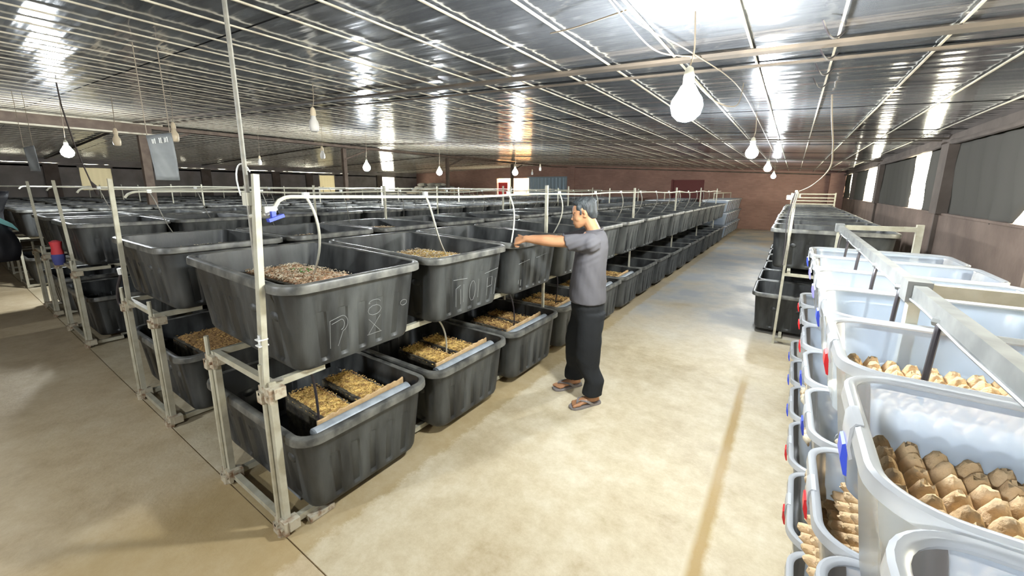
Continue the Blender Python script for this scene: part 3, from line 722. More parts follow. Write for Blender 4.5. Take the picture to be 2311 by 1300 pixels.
for i in range(26):
    a = random.uniform(0, 2*PI); p = Vector((-.02+random.uniform(-.10, .10), .03+random.uniform(-.06, .06), .338))
    q = p+Vector((.03*math.cos(a), .03*math.sin(a), .012)); s_ = Vector((-math.sin(a), math.cos(a), 0))*.006
    mb.add([p, (p+q)/2+s_, q, (p+q)/2-s_], [(0, 1, 2, 3)])
o = link('green_sprig', mb.mesh('green_sprig'), M_['green'], t)
bedding(-2.65, 2.55, .90, .62, .50, .325, 'bed_y', 'yellow straw bedding in the second upper tub of the aisle row', .02, 'palecard', 380)
bedding(-2.7, 3.45, .90, .6, .35, .22, 'bed_b', 'brown bedding low in the upper tub the man reaches into', 0, None, 0)
bedding(-4.15, 1.45, .925, .75, .42, .345, 'bed_y', 'yellow bedding in the nearest upper tub of the second row', .02, 'palecard', 200)
bedding(-4.2, 2.28, .925, .55, .35, .36, 'bed_b', 'bedding in the second upper tub of the second row', .02, 'palecard', 160)
bedding(-4.2, 3.30, .925, .45, .22, .385, 'bed_r', 'reddish bedding heap in the third upper tub of the second row', .1, 'palecard', 120)
bedding(-4.22, 1.36, ZL, .72, .48, .36, 'bed_b', 'brown bedding in the nearest lower tub of the second row', .02, 'bed_y', 120)
for i, (x0, y0, x1, y1, z0) in enumerate(((-2.07, 1.03, -2.14, 1.12, .87), (-2.1, 2.0, -2.3, 2.35, .87), (-2.1, 2.94, -2.15, 3.15, .87), (-2.1, 3.88, -2.2, 4.1, .87))):
    mb = MB(); mb.tube(bez((x0, y0, z0), (x0+.05, y0+.02, z0), (x1+.04, y1-.02, .66), (x1, y1, .42), 10), .007, 6)
    o = build('feed_tube', mb, M_['dhose'] if i != 1 else M_['hose'], None, True); tag(o, 'small tube curling into the %s lower tub of the aisle row' % ORD[i], 'hose', 'small tubes into lower tubs')

# ------------------------------------------------------------------ right-hand black tubs
for tier, z, xc in ((1, .87, .40), (0, .062, .30)):
    for k in range(11 if tier else 11):
        near = 'nearest' if k == 0 else ORD[k]
        tub(xc+random.uniform(-.01, .01), 5.75+TD/2+PITCH*k, z, 'black tub, %s %s, %s tier by the right wall' % (near, 'the camera' if k == 0 else 'from near end', 'upper' if tier else 'lower'),
            'black tubs beside the right wall', 0, random.uniform(-.008, .008)).scale = (.93, 1, 1)
t = thing('tub_rack', 'leaning pale steel rack frame before the black tubs beside the right wall', 'rack', (0, 5.6, 0), 'steel racks under the tubs')
for xx in (.05, .75):
    for zz in (.87, .06):
        mb = MB(); mb.box2((xx-.017, 5.56, zz-.034), (xx+.017, 16.3, zz)); build('rail', mb, M_['galv'], t)
mb = MB(); mb.bar((-.01, 5.52, 0), (.02, 5.60, 1.80), .026, .026); build('post', mb, M_['galv'], t)
mb = MB(); mb.bar((.75, 5.56, .02), (.75, 5.56, .84), .03, .03); build('leg', mb, M_['galv'], t)
for zz in (.84, .045): mb = MB(); mb.box2((0.0, 5.54, zz-.016), (.78, 5.572, zz+.016)); build('crossbar', mb, M_['galv'], t)
mb = MB(); mb.box((.02, 5.6, 1.74), (.09, .04, .05)); mb.box((-.04, 5.6, 1.72), (.05, .03, .05)); build('clamp', mb, M_['galv'], t)
for j in range(1, 4):
    yy = 5.75+PITCH*3*j-.02
    for xx in (.05, .75): mb = MB(); mb.box2((xx-.012, yy-.012, 0), (xx+.012, yy+.012, .836)); build('leg', mb, M_['galv'], t)
t = thing('water_line', 'bundle of grey hoses hanging on the leaning post by the right black tubs', 'hose', (0, 5.58, .9))
for i in range(3):
    mb = MB(); mb.tube(spline([(.01+.015*i, 5.57, 1.78), (-.03+.02*i, 5.58, 1.5), (.02*i-.02, 5.56, 1.2), (-.02+.01*i, 5.53, .95)], 6), .006, 6); build('hose', mb, M_['dullpipe'] if i else M_['dhose'], t, True)
for i, yy in enumerate((6.1, 6.6, 7.1)):
    mb = MB(); mb.tube(bez((.03, 5.62, 1.74), (.02, yy-.2, 1.78), (-.02, yy, 1.6), (.05, yy, 1.30), 12), .007, 6); build('dropper', mb, M_['dhose'], t, True)
# cable from the leaning post up to the ceiling
mb = MB(); mb.tube(spline([(.03, 5.6, 1.78), (.16, 5.6, 1.86), (.27, 5.3, 2.02), (.25, 4.9, 2.2), (.2, 4.6, 2.4), (.17, 4.5, ceil_z(.17)+.02)], 6), .006, 6)
tag(build('slack_cable', mb, M_['wire'], None, True), 'slack cable drooping from the ceiling to the leaning post', 'cable')
# end frame at the far end of these tubs
t = thing('end_frame', 'small steel ladder frame at the far end of the right black tubs', 'rack', (.3, 16.6, 0))
for xx in (-.05, 1.1): mb = MB(); mb.bar((xx, 16.6, 0), (xx, 16.6, 1.72), .04, .04); build('leg', mb, M_['galv'], t)
for zz in (1.36, 1.46, 1.56, 1.68): mb = MB(); mb.bar((-.05, 16.6, zz), (1.1, 16.6, zz), .03, .03); build('rung', mb, M_['galv'], t)

# ------------------------------------------------------------------ clear boxes on the right
BW, BD, BH = .78, .535, .42
def box_meshes():
    hx, hy = BW/2-.022, BD/2-.022; tx, ty = .055, .05
    def ring(z, inset, r=.085):
        f = 1-z/BH; return rrect(hx-tx*f-inset, hy-ty*f-inset, r-inset, z, ns=4, nc=8)
    body = MB(); body.loft([ring(.012, .03), ring(0, .02), ring(.012, 0), ring(.03, 0), ring(.28, 0), ring(.292, -.004), ring(BH-.03, -.004), ring(BH, -.004)][1:], cap=False)
    body.add(ring(0, .02), [tuple(range(len(ring(0, .02))))])
    rim = MB(); prof = [(-.002, BH-.006), (.004, BH), (.014, BH+.002), (.021, BH-.003), (.023, BH-.03), (.018, BH-.032), (.016, BH-.008), (0, BH-.012), (-.002, BH-.006)]
    rim.loft([rrect(hx+o, hy+o, .085+o, z, ns=4, nc=8) for o, z in prof], cap=False)
    ridges = []
    for sy in (1, -1):
        ridge = MB(); ridges.append(ridge)
        yy = lambda z: sy*(hy-ty*(1-z/BH)-.006)
        pts = [(-.25, yy(.06), .06), (-.25, yy(.2), .2)]+[(-.25+.06*(1-math.cos(a)), yy(.2+.06*math.sin(a)), .2+.06*math.sin(a)) for a in (.4, .8, 1.2, 1.57)]
        pts += [(.19, yy(.26), .26)]+[(.25-.06*(1-math.cos(a)), yy(.2+.06*math.sin(a)), .2+.06*math.sin(a)) for a in (1.2, .8, .4)]+[(.25, yy(.2), .2), (.25, yy(.06), .06)]
        ridge.tube(pts, .0028, 5)
    latch = MB(); rows = []
    for xo, z in ((0.0, BH+.004), (-.012, BH+.003), (-.019, BH-.01), (-.019, BH-.05), (-.013, BH-.075), (-.008, BH-.07), (-.014, BH-.048), (-.014, BH-.014), (-.010, BH-.004), (0, BH-.002)):
        rows.append([(-BW/2+.014+xo, -.042, z), (-BW/2+.014+xo, .042, z)])
    rows.append(rows[0]); latch.loft(rows, cap=False, closed=False)
    for s in (-1, 1): latch.add([(-BW/2+.014+xo, s*.042, z) for xo, z in ((0.0, BH+.004), (-.012, BH+.003), (-.019, BH-.01), (-.019, BH-.05), (-.013, BH-.075), (-.008, BH-.07), (-.014, BH-.048), (-.014, BH-.014), (-.010, BH-.004), (0, BH-.002))], [tuple(range(10))])
    clip = MB(); rows = []
    for xo, z, w in ((-.018, BH-.050, .026), (-.024, BH-.054, .026), (-.024, BH-.085, .026), (-.015, BH-.118, .024), (-.009, BH-.120, .024), (-.012, BH-.09, .026), (-.015, BH-.06, .026)):
        rows.append([(-BW/2+.014+xo, -w, z), (-BW/2+.014+xo, -w*.85, z), (-BW/2+.014+xo, w*.85, z), (-BW/2+.014+xo, w, z)])
    rows.append(rows[0]); clip.loft(rows, cap=False, closed=False)
    for s in (0, 3): clip.add([r[s] for r in rows[:-1]], [tuple(range(7))])
    return [x.mesh(n, smooth=True) for x, n in ((body, 'body'), (rim, 'rim'), (ridges[0], 'embossed_ridge'), (latch, 'latch'), (clip, 'clip'), (ridges[1], 'embossed_ridge'))]
BM = box_meshes()
clips = {}
for c in ('red', 'blue', 'violet'):
    me = BM[4].copy(); me.materials.append(M_[c]); clips[c] = me
def cbox(x, y, z, label, group, clip='blue', full=True, scale=None):
    t = thing('clear_box', label, 'box', (x, y, z), group, (0, 0, random.uniform(-.015, .015)))
    if scale: t.scale = scale
    link('body', BM[0], M_['box'], t); link('rim', BM[1], M_['boxrim'], t)
    if full:
        link('embossed_ridge', BM[2], M_['ridge'], t); link('embossed_ridge', BM[5], M_['ridge'], t); la = link('latch', BM[3], M_['boxrim'], t); link('clip', clips[clip], None, la)
    return t
KY = lambda k: .155+.54*k+BD/2
TOPC = ['blue', 'blue', 'red', 'blue', 'violet', 'violet', 'blue', 'blue']
MIDC = ['blue', 'red', 'red', 'blue', 'blue', 'red', 'red', 'red']
BOTC = ['blue', 'red', 'red', 'red', 'red', 'blue', 'blue', 'blue']
XB = .155+BW/2
for k in range(7):
    near = 'nearest the camera' if k == 0 else '%s from the camera' % ORD[k]
    cbox(XB-.012, KY(k)+.015, .945, 'milky clear box with %s clip, %s, top tier on the right' % (TOPC[k], near), 'clear boxes on the top tier at right', TOPC[k])
for k in range(8):
    near = 'nearest the camera' if k == 0 else '%s from the camera' % ORD[k]
    cbox(XB-.01, KY(k)-.03, .47, 'milky clear box with %s clip, %s, middle tier on the right' % (MIDC[k], near), 'clear boxes on the middle tier at right', MIDC[k])
    cbox(XB-.025, KY(k)-.03, .012, 'milky clear box with %s clip, %s, bottom tier on the right' % (BOTC[k], near), 'clear boxes on the bottom tier at right', BOTC[k])

# steel water frame over the clear boxes
t = thing('water_frame', 'grey square tube frame with black hoses over the clear boxes', 'rack', (.35, 1.85, 0))
BX = .37
mb = MB(); mb.bar((BX, -.3, 1.478), (BX, 4.60, 1.478), .032, .042); build('top_bar', mb, M_['greybar'], t)
for yy in (1.835, 4.60):
    mb = MB(); mb.bar((BX, yy, 0), (BX, yy, 1.457), .05, .03); build('post', mb, M_['galv'], t)
    mb = MB(); mb.bar((BX, yy, 1.48), (1.02 if yy < 3 else .9, yy+(0 if yy < 3 else .1), 1.48), .035, .04); build('crossbar', mb, M_['galv'], t)
    mb = MB(); mb.bar((1.02 if yy < 3 else .9, yy+(0 if yy < 3 else .1), 0), (1.02 if yy < 3 else .9, yy+(0 if yy < 3 else .1), 1.52), .045, .045); build('post', mb, M_['galv'], t)
    mb = MB(); mb.box((BX, yy, 1.475), (.06, .09, .07)); build('bracket', mb, M_['greybar'], t)
for xx in (BX+.05, .85):
    for zz in (.935, .47): mb = MB(); mb.bar((xx, 0.1, zz-.017), (xx, 4.5, zz-.017), .03, .03); build('rail', mb, M_['galv'], t)
for yy in (1.47, 1.95, 2.47, 3.05, 3.65, 4.2):
    mb = MB(); mb.tube(bez((BX-.012, yy+.02, 1.455), (BX-.02, yy-.025, 1.45), (BX-.03, yy-.03, 1.40), (BX-.03, yy-.03, 1.14), 12), .0075, 8); build('hose', mb, M_['dhose'], t, True)
    mb = MB(); mb.tube([(BX-.022, yy+.02, 1.458), (BX+.02, yy-.02, 1.458)], .013, 8); build('hose_clamp', mb, M_['greybar'], t, True)
mb = MB(); mb.tube(spline([(BX-.017, yy_, 1.453+.003*math.sin(yy_*9)) for yy_ in [i*.3-.2 for i in range(16)]], 3), .005, 6); build('feed_line', mb, M_['greybar'], t, True)

# egg trays
def tray_mesh(nx, ny, p, h, seed, dense=7):
    mb = MB(); rows = []
    for j in range(ny*dense+1):
        row = []
        for i in range(nx*dense+1):
            u, v = i/dense, j/dense
            fu, fv = (u % 1)-.5, (v % 1)-.5; d = min(1, math.sqrt(fu*fu+fv*fv)*1.75)
            cu, cv = math.floor(u), math.floor(v)
            pk = 1+.18*mnoise.noise(Vector((cu*3.1+seed, cv*5.7, 0)))
            s = max(0, 1-d); z = h*pk*min(1, s*1.55)**.85
            z += .006*mnoise.noise(Vector((u*3.3, v*3.3, seed)))+.004*mnoise.noise(Vector((u*8, v*8, seed+3)))
            if s > .62: z -= .010*(mnoise.noise(Vector((cu*2.3, cv*1.9, seed)))+.3)
            row.append(((u-nx/2)*p+.05*p*mnoise.noise(Vector((u*2, v*2, seed+8))), (v-ny/2)*p+.05*p*mnoise.noise(Vector((u*2, v*2, seed+5))), z))
        rows.append(row)
    mb.loft(rows, cap=False, closed=False)
    return mb.mesh('egg_tray', smooth=True)
TM = [tray_mesh(6, 9, .047, .046, s) for s in (1, 2)]
PM = [tray_mesh(5, 4, .052, .04, s, 5) for s in (3, 4)]
for m_ in TM: m_.materials.append(M_['tray'])
for m_ in PM: m_.materials.append(M_['palecard'])
def tray(me, loc, rot, label, group='egg trays in the clear boxes'):
    o = bpy.data.objects.new('egg_tray', me); COL.objects.link(o); o.location = loc; o.rotation_euler = rot
    sol = o.modifiers.new('card', 'SOLIDIFY'); sol.thickness = .003
    return tag(o, label, 'egg tray', group)
for k, zt in ((1, 1.203), (2, 1.215)):
    nm = 'second' if k == 1 else 'third'
    for i, xx in enumerate((.345, .63)):
        for s in range(2):
            tray(TM[(i+s) % 2], (xx, KY(k)+.01, zt-.045*s), (0, 0, 0 if i == 0 else PI),
                 '%s brown egg tray, %s side of the %s top box from the camera' % ('upper' if s == 0 else 'lower', 'left' if i == 0 else 'right', nm))
for k, t_, z0, nm in ((2, 'mid', .70, 'third'), (3, 'mid', .66, 'fourth'), (4, 'mid', .63, 'fifth'), (5, 'mid', .60, 'sixth')):
    for i in range(3):
        tray(TM[i % 2] if k == 2 else PM[i % 2], (.265+.075*i, KY(k)-.03, z0-.035), (.15 if k == 2 else 0, -1.15-.05*i, .04*i),
             'egg tray on edge, %s from the left, in the %s middle box from the camera' % (ORD[i], nm))
for k, z0, nm in ((3, .22, 'fourth'), (4, .22, 'fifth'), (5, .20, 'sixth'), (6, .20, 'seventh')):
    for i in range(2):
        tray(PM[i % 2], (.255+.07*i, KY(k)-.03, z0-.02), (0, -1.2, 0), 'egg tray on edge, %s from the left, in the %s bottom box from the camera' % (ORD[i], nm))

# clear boxes at the far ends of the left rows
for k in range(8):
    for ti, (z, nm) in enumerate(((1.0, 'top'), (.54, 'middle'), (.08, 'bottom'))):
        cbox(-1.86-.46, 16.5+.58*k, z, 'far milky white box, %s along, %s tier past the end of the aisle row' % (ORD[k], nm), 'milky boxes past the aisle row', 'blue', False, (1.18, 1.06, 1.05))
for ri in range(1, 10):
    R = ROWS[ri]
    for k in range(8):
        cbox(R['xr']-TW/2, 16.4+.6*k, R['zu']+.02, 'distant milky box, %s along, past the end of %s' % (ORD[k], ROWN[ri]), 'distant milky boxes past the racks', 'blue', False, (1.5, 1.1, 1.15))
for i, ri in enumerate((0, 1, 3, 5, 7)):
    xx = ROWS[ri]['xr']-.5
    t = thing('hose_frame', 'low steel hose frame over the milky boxes past %s' % ROWN[ri], 'rack', (xx, 16.4, 0), 'hose frames over the distant milky boxes')
    mb = MB(); mb.bar((xx, 16.3, 1.68), (xx, 21.0, 1.68), .04, .04); build('top_bar', mb, M_['galv'], t)
    for yy in (16.3, 18.6, 21.0): mb = MB(); mb.bar((xx, yy, 0), (xx, yy, 1.66), .03, .03); build('post', mb, M_['galv'], t)

# ------------------------------------------------------------------ bulbs
def bulb(x, y, z, label, lit=True, m='lit', r=.062, drop=None, group='lit bulbs hanging from the ceiling'):
    t = thing('hanging_bulb', label, 'bulb', (x, y, z), group)
    prof = [(.001, -r), (r*.5, -r*.87), (r*.87, -r*.5), (r, 0), (r*.9, r*.42), (r*.62, r*.85), (r*.42, r*1.25), (.02, r*1.35)]
    if not lit: prof = [(.001, -.075), (.030, -.072), (.040, -.06), (.045, -.02), (.042, .02), (.026, .05), (.022, .07), (.02, .08)]
    mb = MB(); mb.lathe(prof, (x, y, z), 16); build('globe', mb, M_[m], t, True)
    zz = z+(r*1.3 if lit else .075)
    mb = MB(); mb.lathe([(.020, 0), (.026, .005), (.026, .04), (.018, .075), (.006, .085)], (x, y, zz), 12); build('socket', mb, M_['cream'] if not lit else M_['galv'], t, True)
    zc = ceil_z(x)+.02
    mb = MB(); mb.tube(spline([(x, y, zz+.08), (x+.012, y+.01, (zz+zc)/2), (x, y+.02, zc)], 5), .004, 6); build('cord', mb, M_['wire'], t, True)
    return t
bulb(-.48, 2.19, 2.2, 'largest glowing bulb, nearest over the aisle', r=.075)
bulb(-.43, 5.24, 2.2, 'second glowing bulb down the aisle, before the right tubs')
bulb(-.46, 9.08, 2.2, 'third glowing bulb down the aisle')
bulb(-.56, 14.4, 2.2, 'farthest glowing bulb over the aisle, before the brick wall')
bulb(-.45, -1.3, 2.2, 'glowing bulb over the aisle behind the camera')
bulb(-3.3, -2.3, 2.25, 'unseen fill bulb added behind the camera, toward the left racks', r=.075)  # unseen bulb, added as fill light for the dim left floor
bulb(-8.0, 5.8, 2.25, 'glowing bulb over the left racks, centre of the hall', r=.08)
bulb(-8.5, 8.6, 2.25, 'glowing bulb over the racks, beyond the third column', r=.08)
bulb(-6.6, 9.7, 2.25, 'glowing bulb over the racks, left of the blue steel door', r=.08)
bulb(-9.6, 1.42, 2.33, 'glowing bulb at far left, over the dark racks', r=.08)
for (x, y, z, m, lab) in ((-4.0, 2.32, 2.42, 'creamw', 'unlit white bulb hanging low over the second row, largest unlit one'), (-7.55, 4.5, 2.42, 'creamw', 'small unlit bulb above the cream window'),
                         (-6.36, 1.88, 2.42, 'cream', 'unlit cream bulb right of the hanging grey sheet'), (-7.67, 1.62, 2.42, 'cream', 'unlit yellowish bulb on a bent cord, left of the first column'),
                         (-11.1, 4.94, 2.42, 'creamw', 'small unlit bulb far left of the centre pipe'), (-7.5, 12.6, 2.5, 'creamw', 'tiny unlit bulb near the brick pillar of the far wall'),
                         (-9.2, 14.8, 2.45, 'creamw', 'tiny unlit bulb above the orange lit doorway')):
    bulb(x, y, z, lab, False, m, group='unlit bulbs hanging from the ceiling')
# cables strung along the ceiling to the aisle bulbs
for i, pts in enumerate(([(-.70, 1.2, 2.60), (-.72, 1.9, 2.56), (-.70, 2.4, 2.54), (-.58, 2.75, 2.58), (-.50, 2.3, 2.45)], [(-.70, 1.2, 2.60), (-.71, 2.0, 2.58), (-.6, 2.7, 2.6), (-.45, 3.6, 2.58), (-.44, 5.24, 2.6)],
                         [(-.48, 2.25, 2.34), (-.43, 2.7, 2.30), (-.38, 3.2, 2.36), (-.40, 3.6, 2.58)], [(-.70, 1.9, 2.58), (-1.0, 2.0, 2.60), (-1.2, 2.1, 2.64)],
                         [(-.44, 5.24, 2.6), (-.45, 8, 2.6), (-.47, 11, 2.6), (-.5, 14.4, 2.6)])):
    mb = MB(); mb.tube(spline(pts, 8), .0035, 6)
    tag(build('bulb_cable', mb, M_['wire'], None, True), ['twisted pale cable sagging from ceiling to the nearest bulb', 'cable running on from the nearest bulb along the ceiling', 'brown loop of cable hanging beyond the nearest bulb',
        'loose cable end poking left from the ceiling cable', 'thin cable along the ceiling between the far aisle bulbs'][i], 'cable', 'cables on the ceiling')
for i, yy in enumerate((1.9, 2.55, 2.95, 3.35, 3.75)):
    xx = .02; mb = MB(); mb.tube(bez((xx, yy, ceil_z(xx)+.01), (xx+.03, yy+.03, ceil_z(xx)-.05), (xx+.05, yy+.2, ceil_z(xx)-.06), (xx+.10, yy+.26, ceil_z(xx)+.02), 8), .005, 6)
    tag(build('cable_loop', mb, M_['dhose'], None, True), 'small dark cable loop on the batten right of the nearest bulb, %s from camera' % ORD[i], 'cable', 'cable loops on a ceiling batten')

# ------------------------------------------------------------------ hanging sheets
def sheet(x, y0, y1, z0, z1, dx, label, writing):
    t = thing('hanging_sheet', label, 'sheet', (x, (y0+y1)/2, z0), 'grey sheets hung on wires over the racks')
    n = 10; rows = []
    P = lambda u, v: Vector((x+dx*u+.012*math.sin(u*5+v*4), y0+(y1-y0)*u+.03*(1-v)*0+.015*(1-v), z0+(z1-z0)*v+.03*u*v-.0))
    for j in range(n+1): rows.append([P(i/n, j/n) for i in range(n+1)])
    mb = MB(); mb.loft(rows, cap=False, closed=False); o = build('sheet', mb, M_['sheet'], t, True)
    sol = o.modifiers.new('thick', 'SOLIDIFY'); sol.thickness = .003
    if writing:
        L5 = {'E': [[(.9, 1), (0, 1), (0, 0), (.9, 0)], [(0, .5), (.8, .5)]], 'M': [[(0, 0), (0, 1), (.5, .4), (1, 1), (1, 0)]], '1': [[(.2, .8), (.5, 1), (.5, 0)]], '0': [[(.1, .1), (.1, .9), (.9, .9), (.9, .1), (.1, .1)]], 'L': [[(0, 1), (0, 0), (.8, 0)]], '.': [[(.3, 0), (.5, 0)]]}
        mb = MB(); u = .2
        for ch in '01 1L.01':
            if ch != ' ':
                for st in L5[ch]: mb.tube([P(u+a*.062, .80+.11*b+.02*u)+Vector((.006, -.003, 0)) for a, b in st], .0028, 4)
            u += .085 if ch != '.' else .04
        build('writing', mb, M_['white'], t)
    for u in (.04, .93):
        p = P(u, 1); mb = MB(); mb.tube([p, (p.x, p.y, ceil_z(p.x)+.02)], .003, 6); build('wire', mb, M_['wire'], t, True)
    return t
sheet(-3.95, 1.0, 1.14, 1.85, 2.17, .03, 'grey plastic sheet with faint white writing hung on two wires', True)
sheet(-8.6, .87, .955, 2.0, 2.31, .10, 'small grey sheet hung at the far left of the hall', False)
ROD = [(-7, 1.055, 2.95), (-7, 1.06, 2.7), (-7, 1.1, 2.31), (-7, 1.14, 2.06), (-7, 1.18, 1.86), (-7, 1.22, 1.7)]
# long rod leaning from the ceiling over the third rack
mb = MB(); mb.tube(ROD[:5], .007, 6); mb.tube([ROD[4], (ROD[4][0], ROD[4][1]+.03, ROD[4][2]-.07), ROD[5]], [.008, .026, .012], 8)
tag(build('hanging_rod', mb, M_['dark'], None, True), 'dark rod hanging from the ceiling over the third rack, left of the tall post', 'rod')
# things hung on the third and fourth rack ends
t = thing('cloth_bundle', 'red and blue cloth bundle resting on the third rack end', 'cloth', (-7.05, .80, .9))
mb = MB(); mb.lathe([(.02, 1.18), (.055, 1.16), (.045, 1.09), (.055, 1.03), (.05, 1.0)], (-7.05, .80, 0), 10); build('red_part', mb, M_['redsheet'], t, True)
mb = MB(); mb.lathe([(.05, 1.02), (.06, 1.0), (.055, .94), (.045, .89), (.02, .885)], (-7.05, .80, 0), 10); build('blue_part', mb, M_['bluecloth'], t, True)
mb = MB(); mb.loft([[(-8.54, yy+.0, zz+w), (-8.52, yy, zz+w), (-8.52, yy-.0, zz-w), (-8.54, yy, zz-w)] for yy, zz, w in ((.30, 1.45, .03), (.42, 1.42, .04), (.52, 1.36, .04), (.62, 1.28, .03), (.66, 1.22, .012))])
tag(build('teal_cloth', mb, M_['teal'], None, True), 'teal cloth strip hanging at the far left rack end', 'cloth')
mb = MB(); rows = []
for j in range(11):
    z = .80+.93*j/10; rows.append([(-8.62+.03*math.sin(i*1.1)+.05*mnoise.noise(Vector((i*.4, j*.5, 2))), -.05+(.67+.05*math.sin(j*.75))*i/10, z) for i in range(11)])
mb.loft(rows, cap=False, closed=False); o = build('black_sheeting', mb, M_['blacksheet'], None, True); o.modifiers.new('thick', 'SOLIDIFY').thickness = .004
tag(o, 'black plastic sheeting hanging before a rack end at the far left edge', 'sheeting')
# boards on the floor and sacks far off
mb = MB(); mb.box((-2.45, 1.03, .008), (.55, .07, .016), Matrix.Rotation(-.03, 3, 'Z')); tag(build('floor_board', mb, M_['sheet']), 'grey board lying on the floor under the nearest lower tub', 'board')
mb = MB(); mb.box((-2.0, 1.0, .02), (.08, .14, .03)); build('x', mb, M_['rust']).name = 'footing_block'
tag(bpy.data.objects['footing_block'], 'pale concrete footing block beneath the near corner of the aisle rack', 'block')
t = thing('sack_shelf', 'plank shelf holding white sacks in the far left corner', 'shelf', (-21.8, 20.9, 0))
mb = MB(); mb.box2((-23.6, 20.4, 1.42), (-19.6, 21.5, 1.5)); build('plank', mb, M_['plank'], t)
for xx in (-23.5, -19.7):
    for yy in (20.5, 21.4): mb = MB(); mb.box2((xx-.05, yy-.05, 0), (xx+.05, yy+.05, 1.42)); build('leg', mb, M_['plank'], t)
mb = MB(); rings = []
for i, (sx, sc) in enumerate(((-.42, .25), (-.38, .8), (-.2, 1), (0, 1.05), (.2, 1), (.38, .8), (.42, .25))):
    rings.append([(sx, .26*sc*math.cos(2*PI*k/12), .12+.12*(sc if abs(sx) < .4 else .6)*math.sin(2*PI*k/12)) for k in range(12)])
mb.loft(rings); SM = mb.mesh('woven_sack', smooth=True); SM.materials.append(M_['sack'])
n = 0
for lv, cnt in ((0, 4), (1, 4), (2, 3)):
    for i in range(cnt):
        o = bpy.data.objects.new('woven_sack', SM); COL.objects.link(o); o.location = (-23.0+.92*i+.3*lv, 20.95+random.uniform(-.1, .1), 1.505+.215*lv); o.rotation_euler = (0, 0, random.uniform(-.2, .2))
        tag(o, 'white woven sack, %s from the left in the %s layer on the far shelf' % (ORD[i], ['bottom', 'middle', 'top'][lv]), 'sack', 'white sacks piled in the far corner')

# ------------------------------------------------------------------ the man
PB = Vector((-1.335, 3.085, 0)); TH_ = math.radians(27)
F = Vector((-math.cos(TH_), -math.sin(TH_), 0)); Lf = Vector((math.sin(TH_), -math.cos(TH_), 0)); Z = Vector((0, 0, 1))
def Q(f, l, z): return PB+F*f+Lf*l+Z*z
man = thing('person', 'man in grey t-shirt, black trousers and flip-flops reaching into a tub', 'person', (PB.x, PB.y, 0))
def ell(c, f, l, z, hf, hl, n=20, sq=1.0):
    out = []
    for k in range(n):
        a = 2*PI*k/n; c_, s_ = math.cos(a), math.sin(a)
        out.append(Q(f+hf*math.copysign(abs(c_)**sq, c_), l+hl*math.copysign(abs(s_)**sq, s_), z))
    return out
def remeshed(mb, vox, smooth_it=4, name='tmp'):
    me = mb.mesh(name, (PB.x, PB.y, 0)); o = bpy.data.objects.new('tmp', me); COL.objects.link(o)
    r = o.modifiers.new('r', 'REMESH'); r.mode = 'VOXEL'; r.voxel_size = vox
    if smooth_it:
        s = o.modifiers.new('s', 'SMOOTH'); s.factor = .5; s.iterations = smooth_it
    bpy.context.view_layer.update()
    dg = bpy.context.evaluated_depsgraph_get(); new = bpy.data.meshes.new_from_object(o.evaluated_get(dg)); new.name = name
    bpy.data.objects.remove(o); new.polygons.foreach_set('use_smooth', [True]*len(new.polygons)); return new
def limb(mb, pts, rad, seg=14, sub=5):
    P = spline(pts, sub); rr = []
    n = len(pts)-1
    for i in range(len(P)):
        t = i/sub; a = min(int(t), n-1); u = t-a; rr.append(rad[a]*(1-u)+rad[min(a+1, n)]*u)
    mb.tube(P, rr, seg)
    mb.ellipsoid(P[0], (rr[0],)*3, seg, 8); mb.ellipsoid(P[-1], (rr[-1],)*3, seg, 8)

# joints
LA, RA = Q(-.062, .150, 0), Q(.085, -.150, 0)          # ankles on the floor plan
LH, RHp = Q(-.02, .095, .86), Q(.0, -.095, .86)
LK = (LA*.5+LH*.5)+F*.035; LK.z = .46
RK = (RA*.5+RHp*.5)+F*.035; RK.z = .46
LS, RS = Q(.02, .185, 1.395), Q(.03, -.185, 1.40)
LW = Vector((-1.80, 2.80, 1.392)); LE = LS.lerp(LW, .52)+Vector((.0, -.01, -.012))
RW = Vector((-1.885, 3.02, 1.37)); RE = RS.lerp(RW, .5)+Vector((0, .03, -.03))
HC = Q(.045, 0, 1.495); HR = Matrix.Rotation(-0.12, 3, 'Z')       # chin height; head turned a little
pit = .16
def H(f, l, z):
    v = HR @ (F*f+Lf*l); fz = F*0
    f2 = f*math.cos(pit)+z*math.sin(pit); z2 = z*math.cos(pit)-f*math.sin(pit)
    return HC+(HR @ (F*f2+Lf*l))+Z*z2
def hring(cf, hf, hl, z, n=20): return [H(cf+hf*math.cos(2*PI*k/n), hl*math.sin(2*PI*k/n), z) for k in range(n)]

sk = MB()
for (f, l, z, hf, hl) in (): pass
sk.loft([ell(0, 0, 0, z, hf, hl) for z, hf, hl in ((.84, .075, .12), (.95, .085, .135), (1.1, .09, .14), (1.25, .10, .155), (1.36, .10, .17), (1.42, .075, .13), (1.455, .055, .07))])
limb(sk, [Q(-.035, 0, 1.42), Q(-.012, 0, 1.48), H(-.03, 0, .045), H(-.02, 0, .09)], [.062, .056, .056, .058])
sk.loft([hring(*a) for a in ((.062, .016, .018, -.002), (.052, .036, .032, .010), (.032, .068, .050, .035), (.014, .086, .064, .07), (.004, .094, .071, .105), (0, .097, .074, .14), (-.004, .094, .073, .17), (-.008, .08, .062, .198), (-.01, .05, .04, .216), (-.01, .012, .01, .223))])
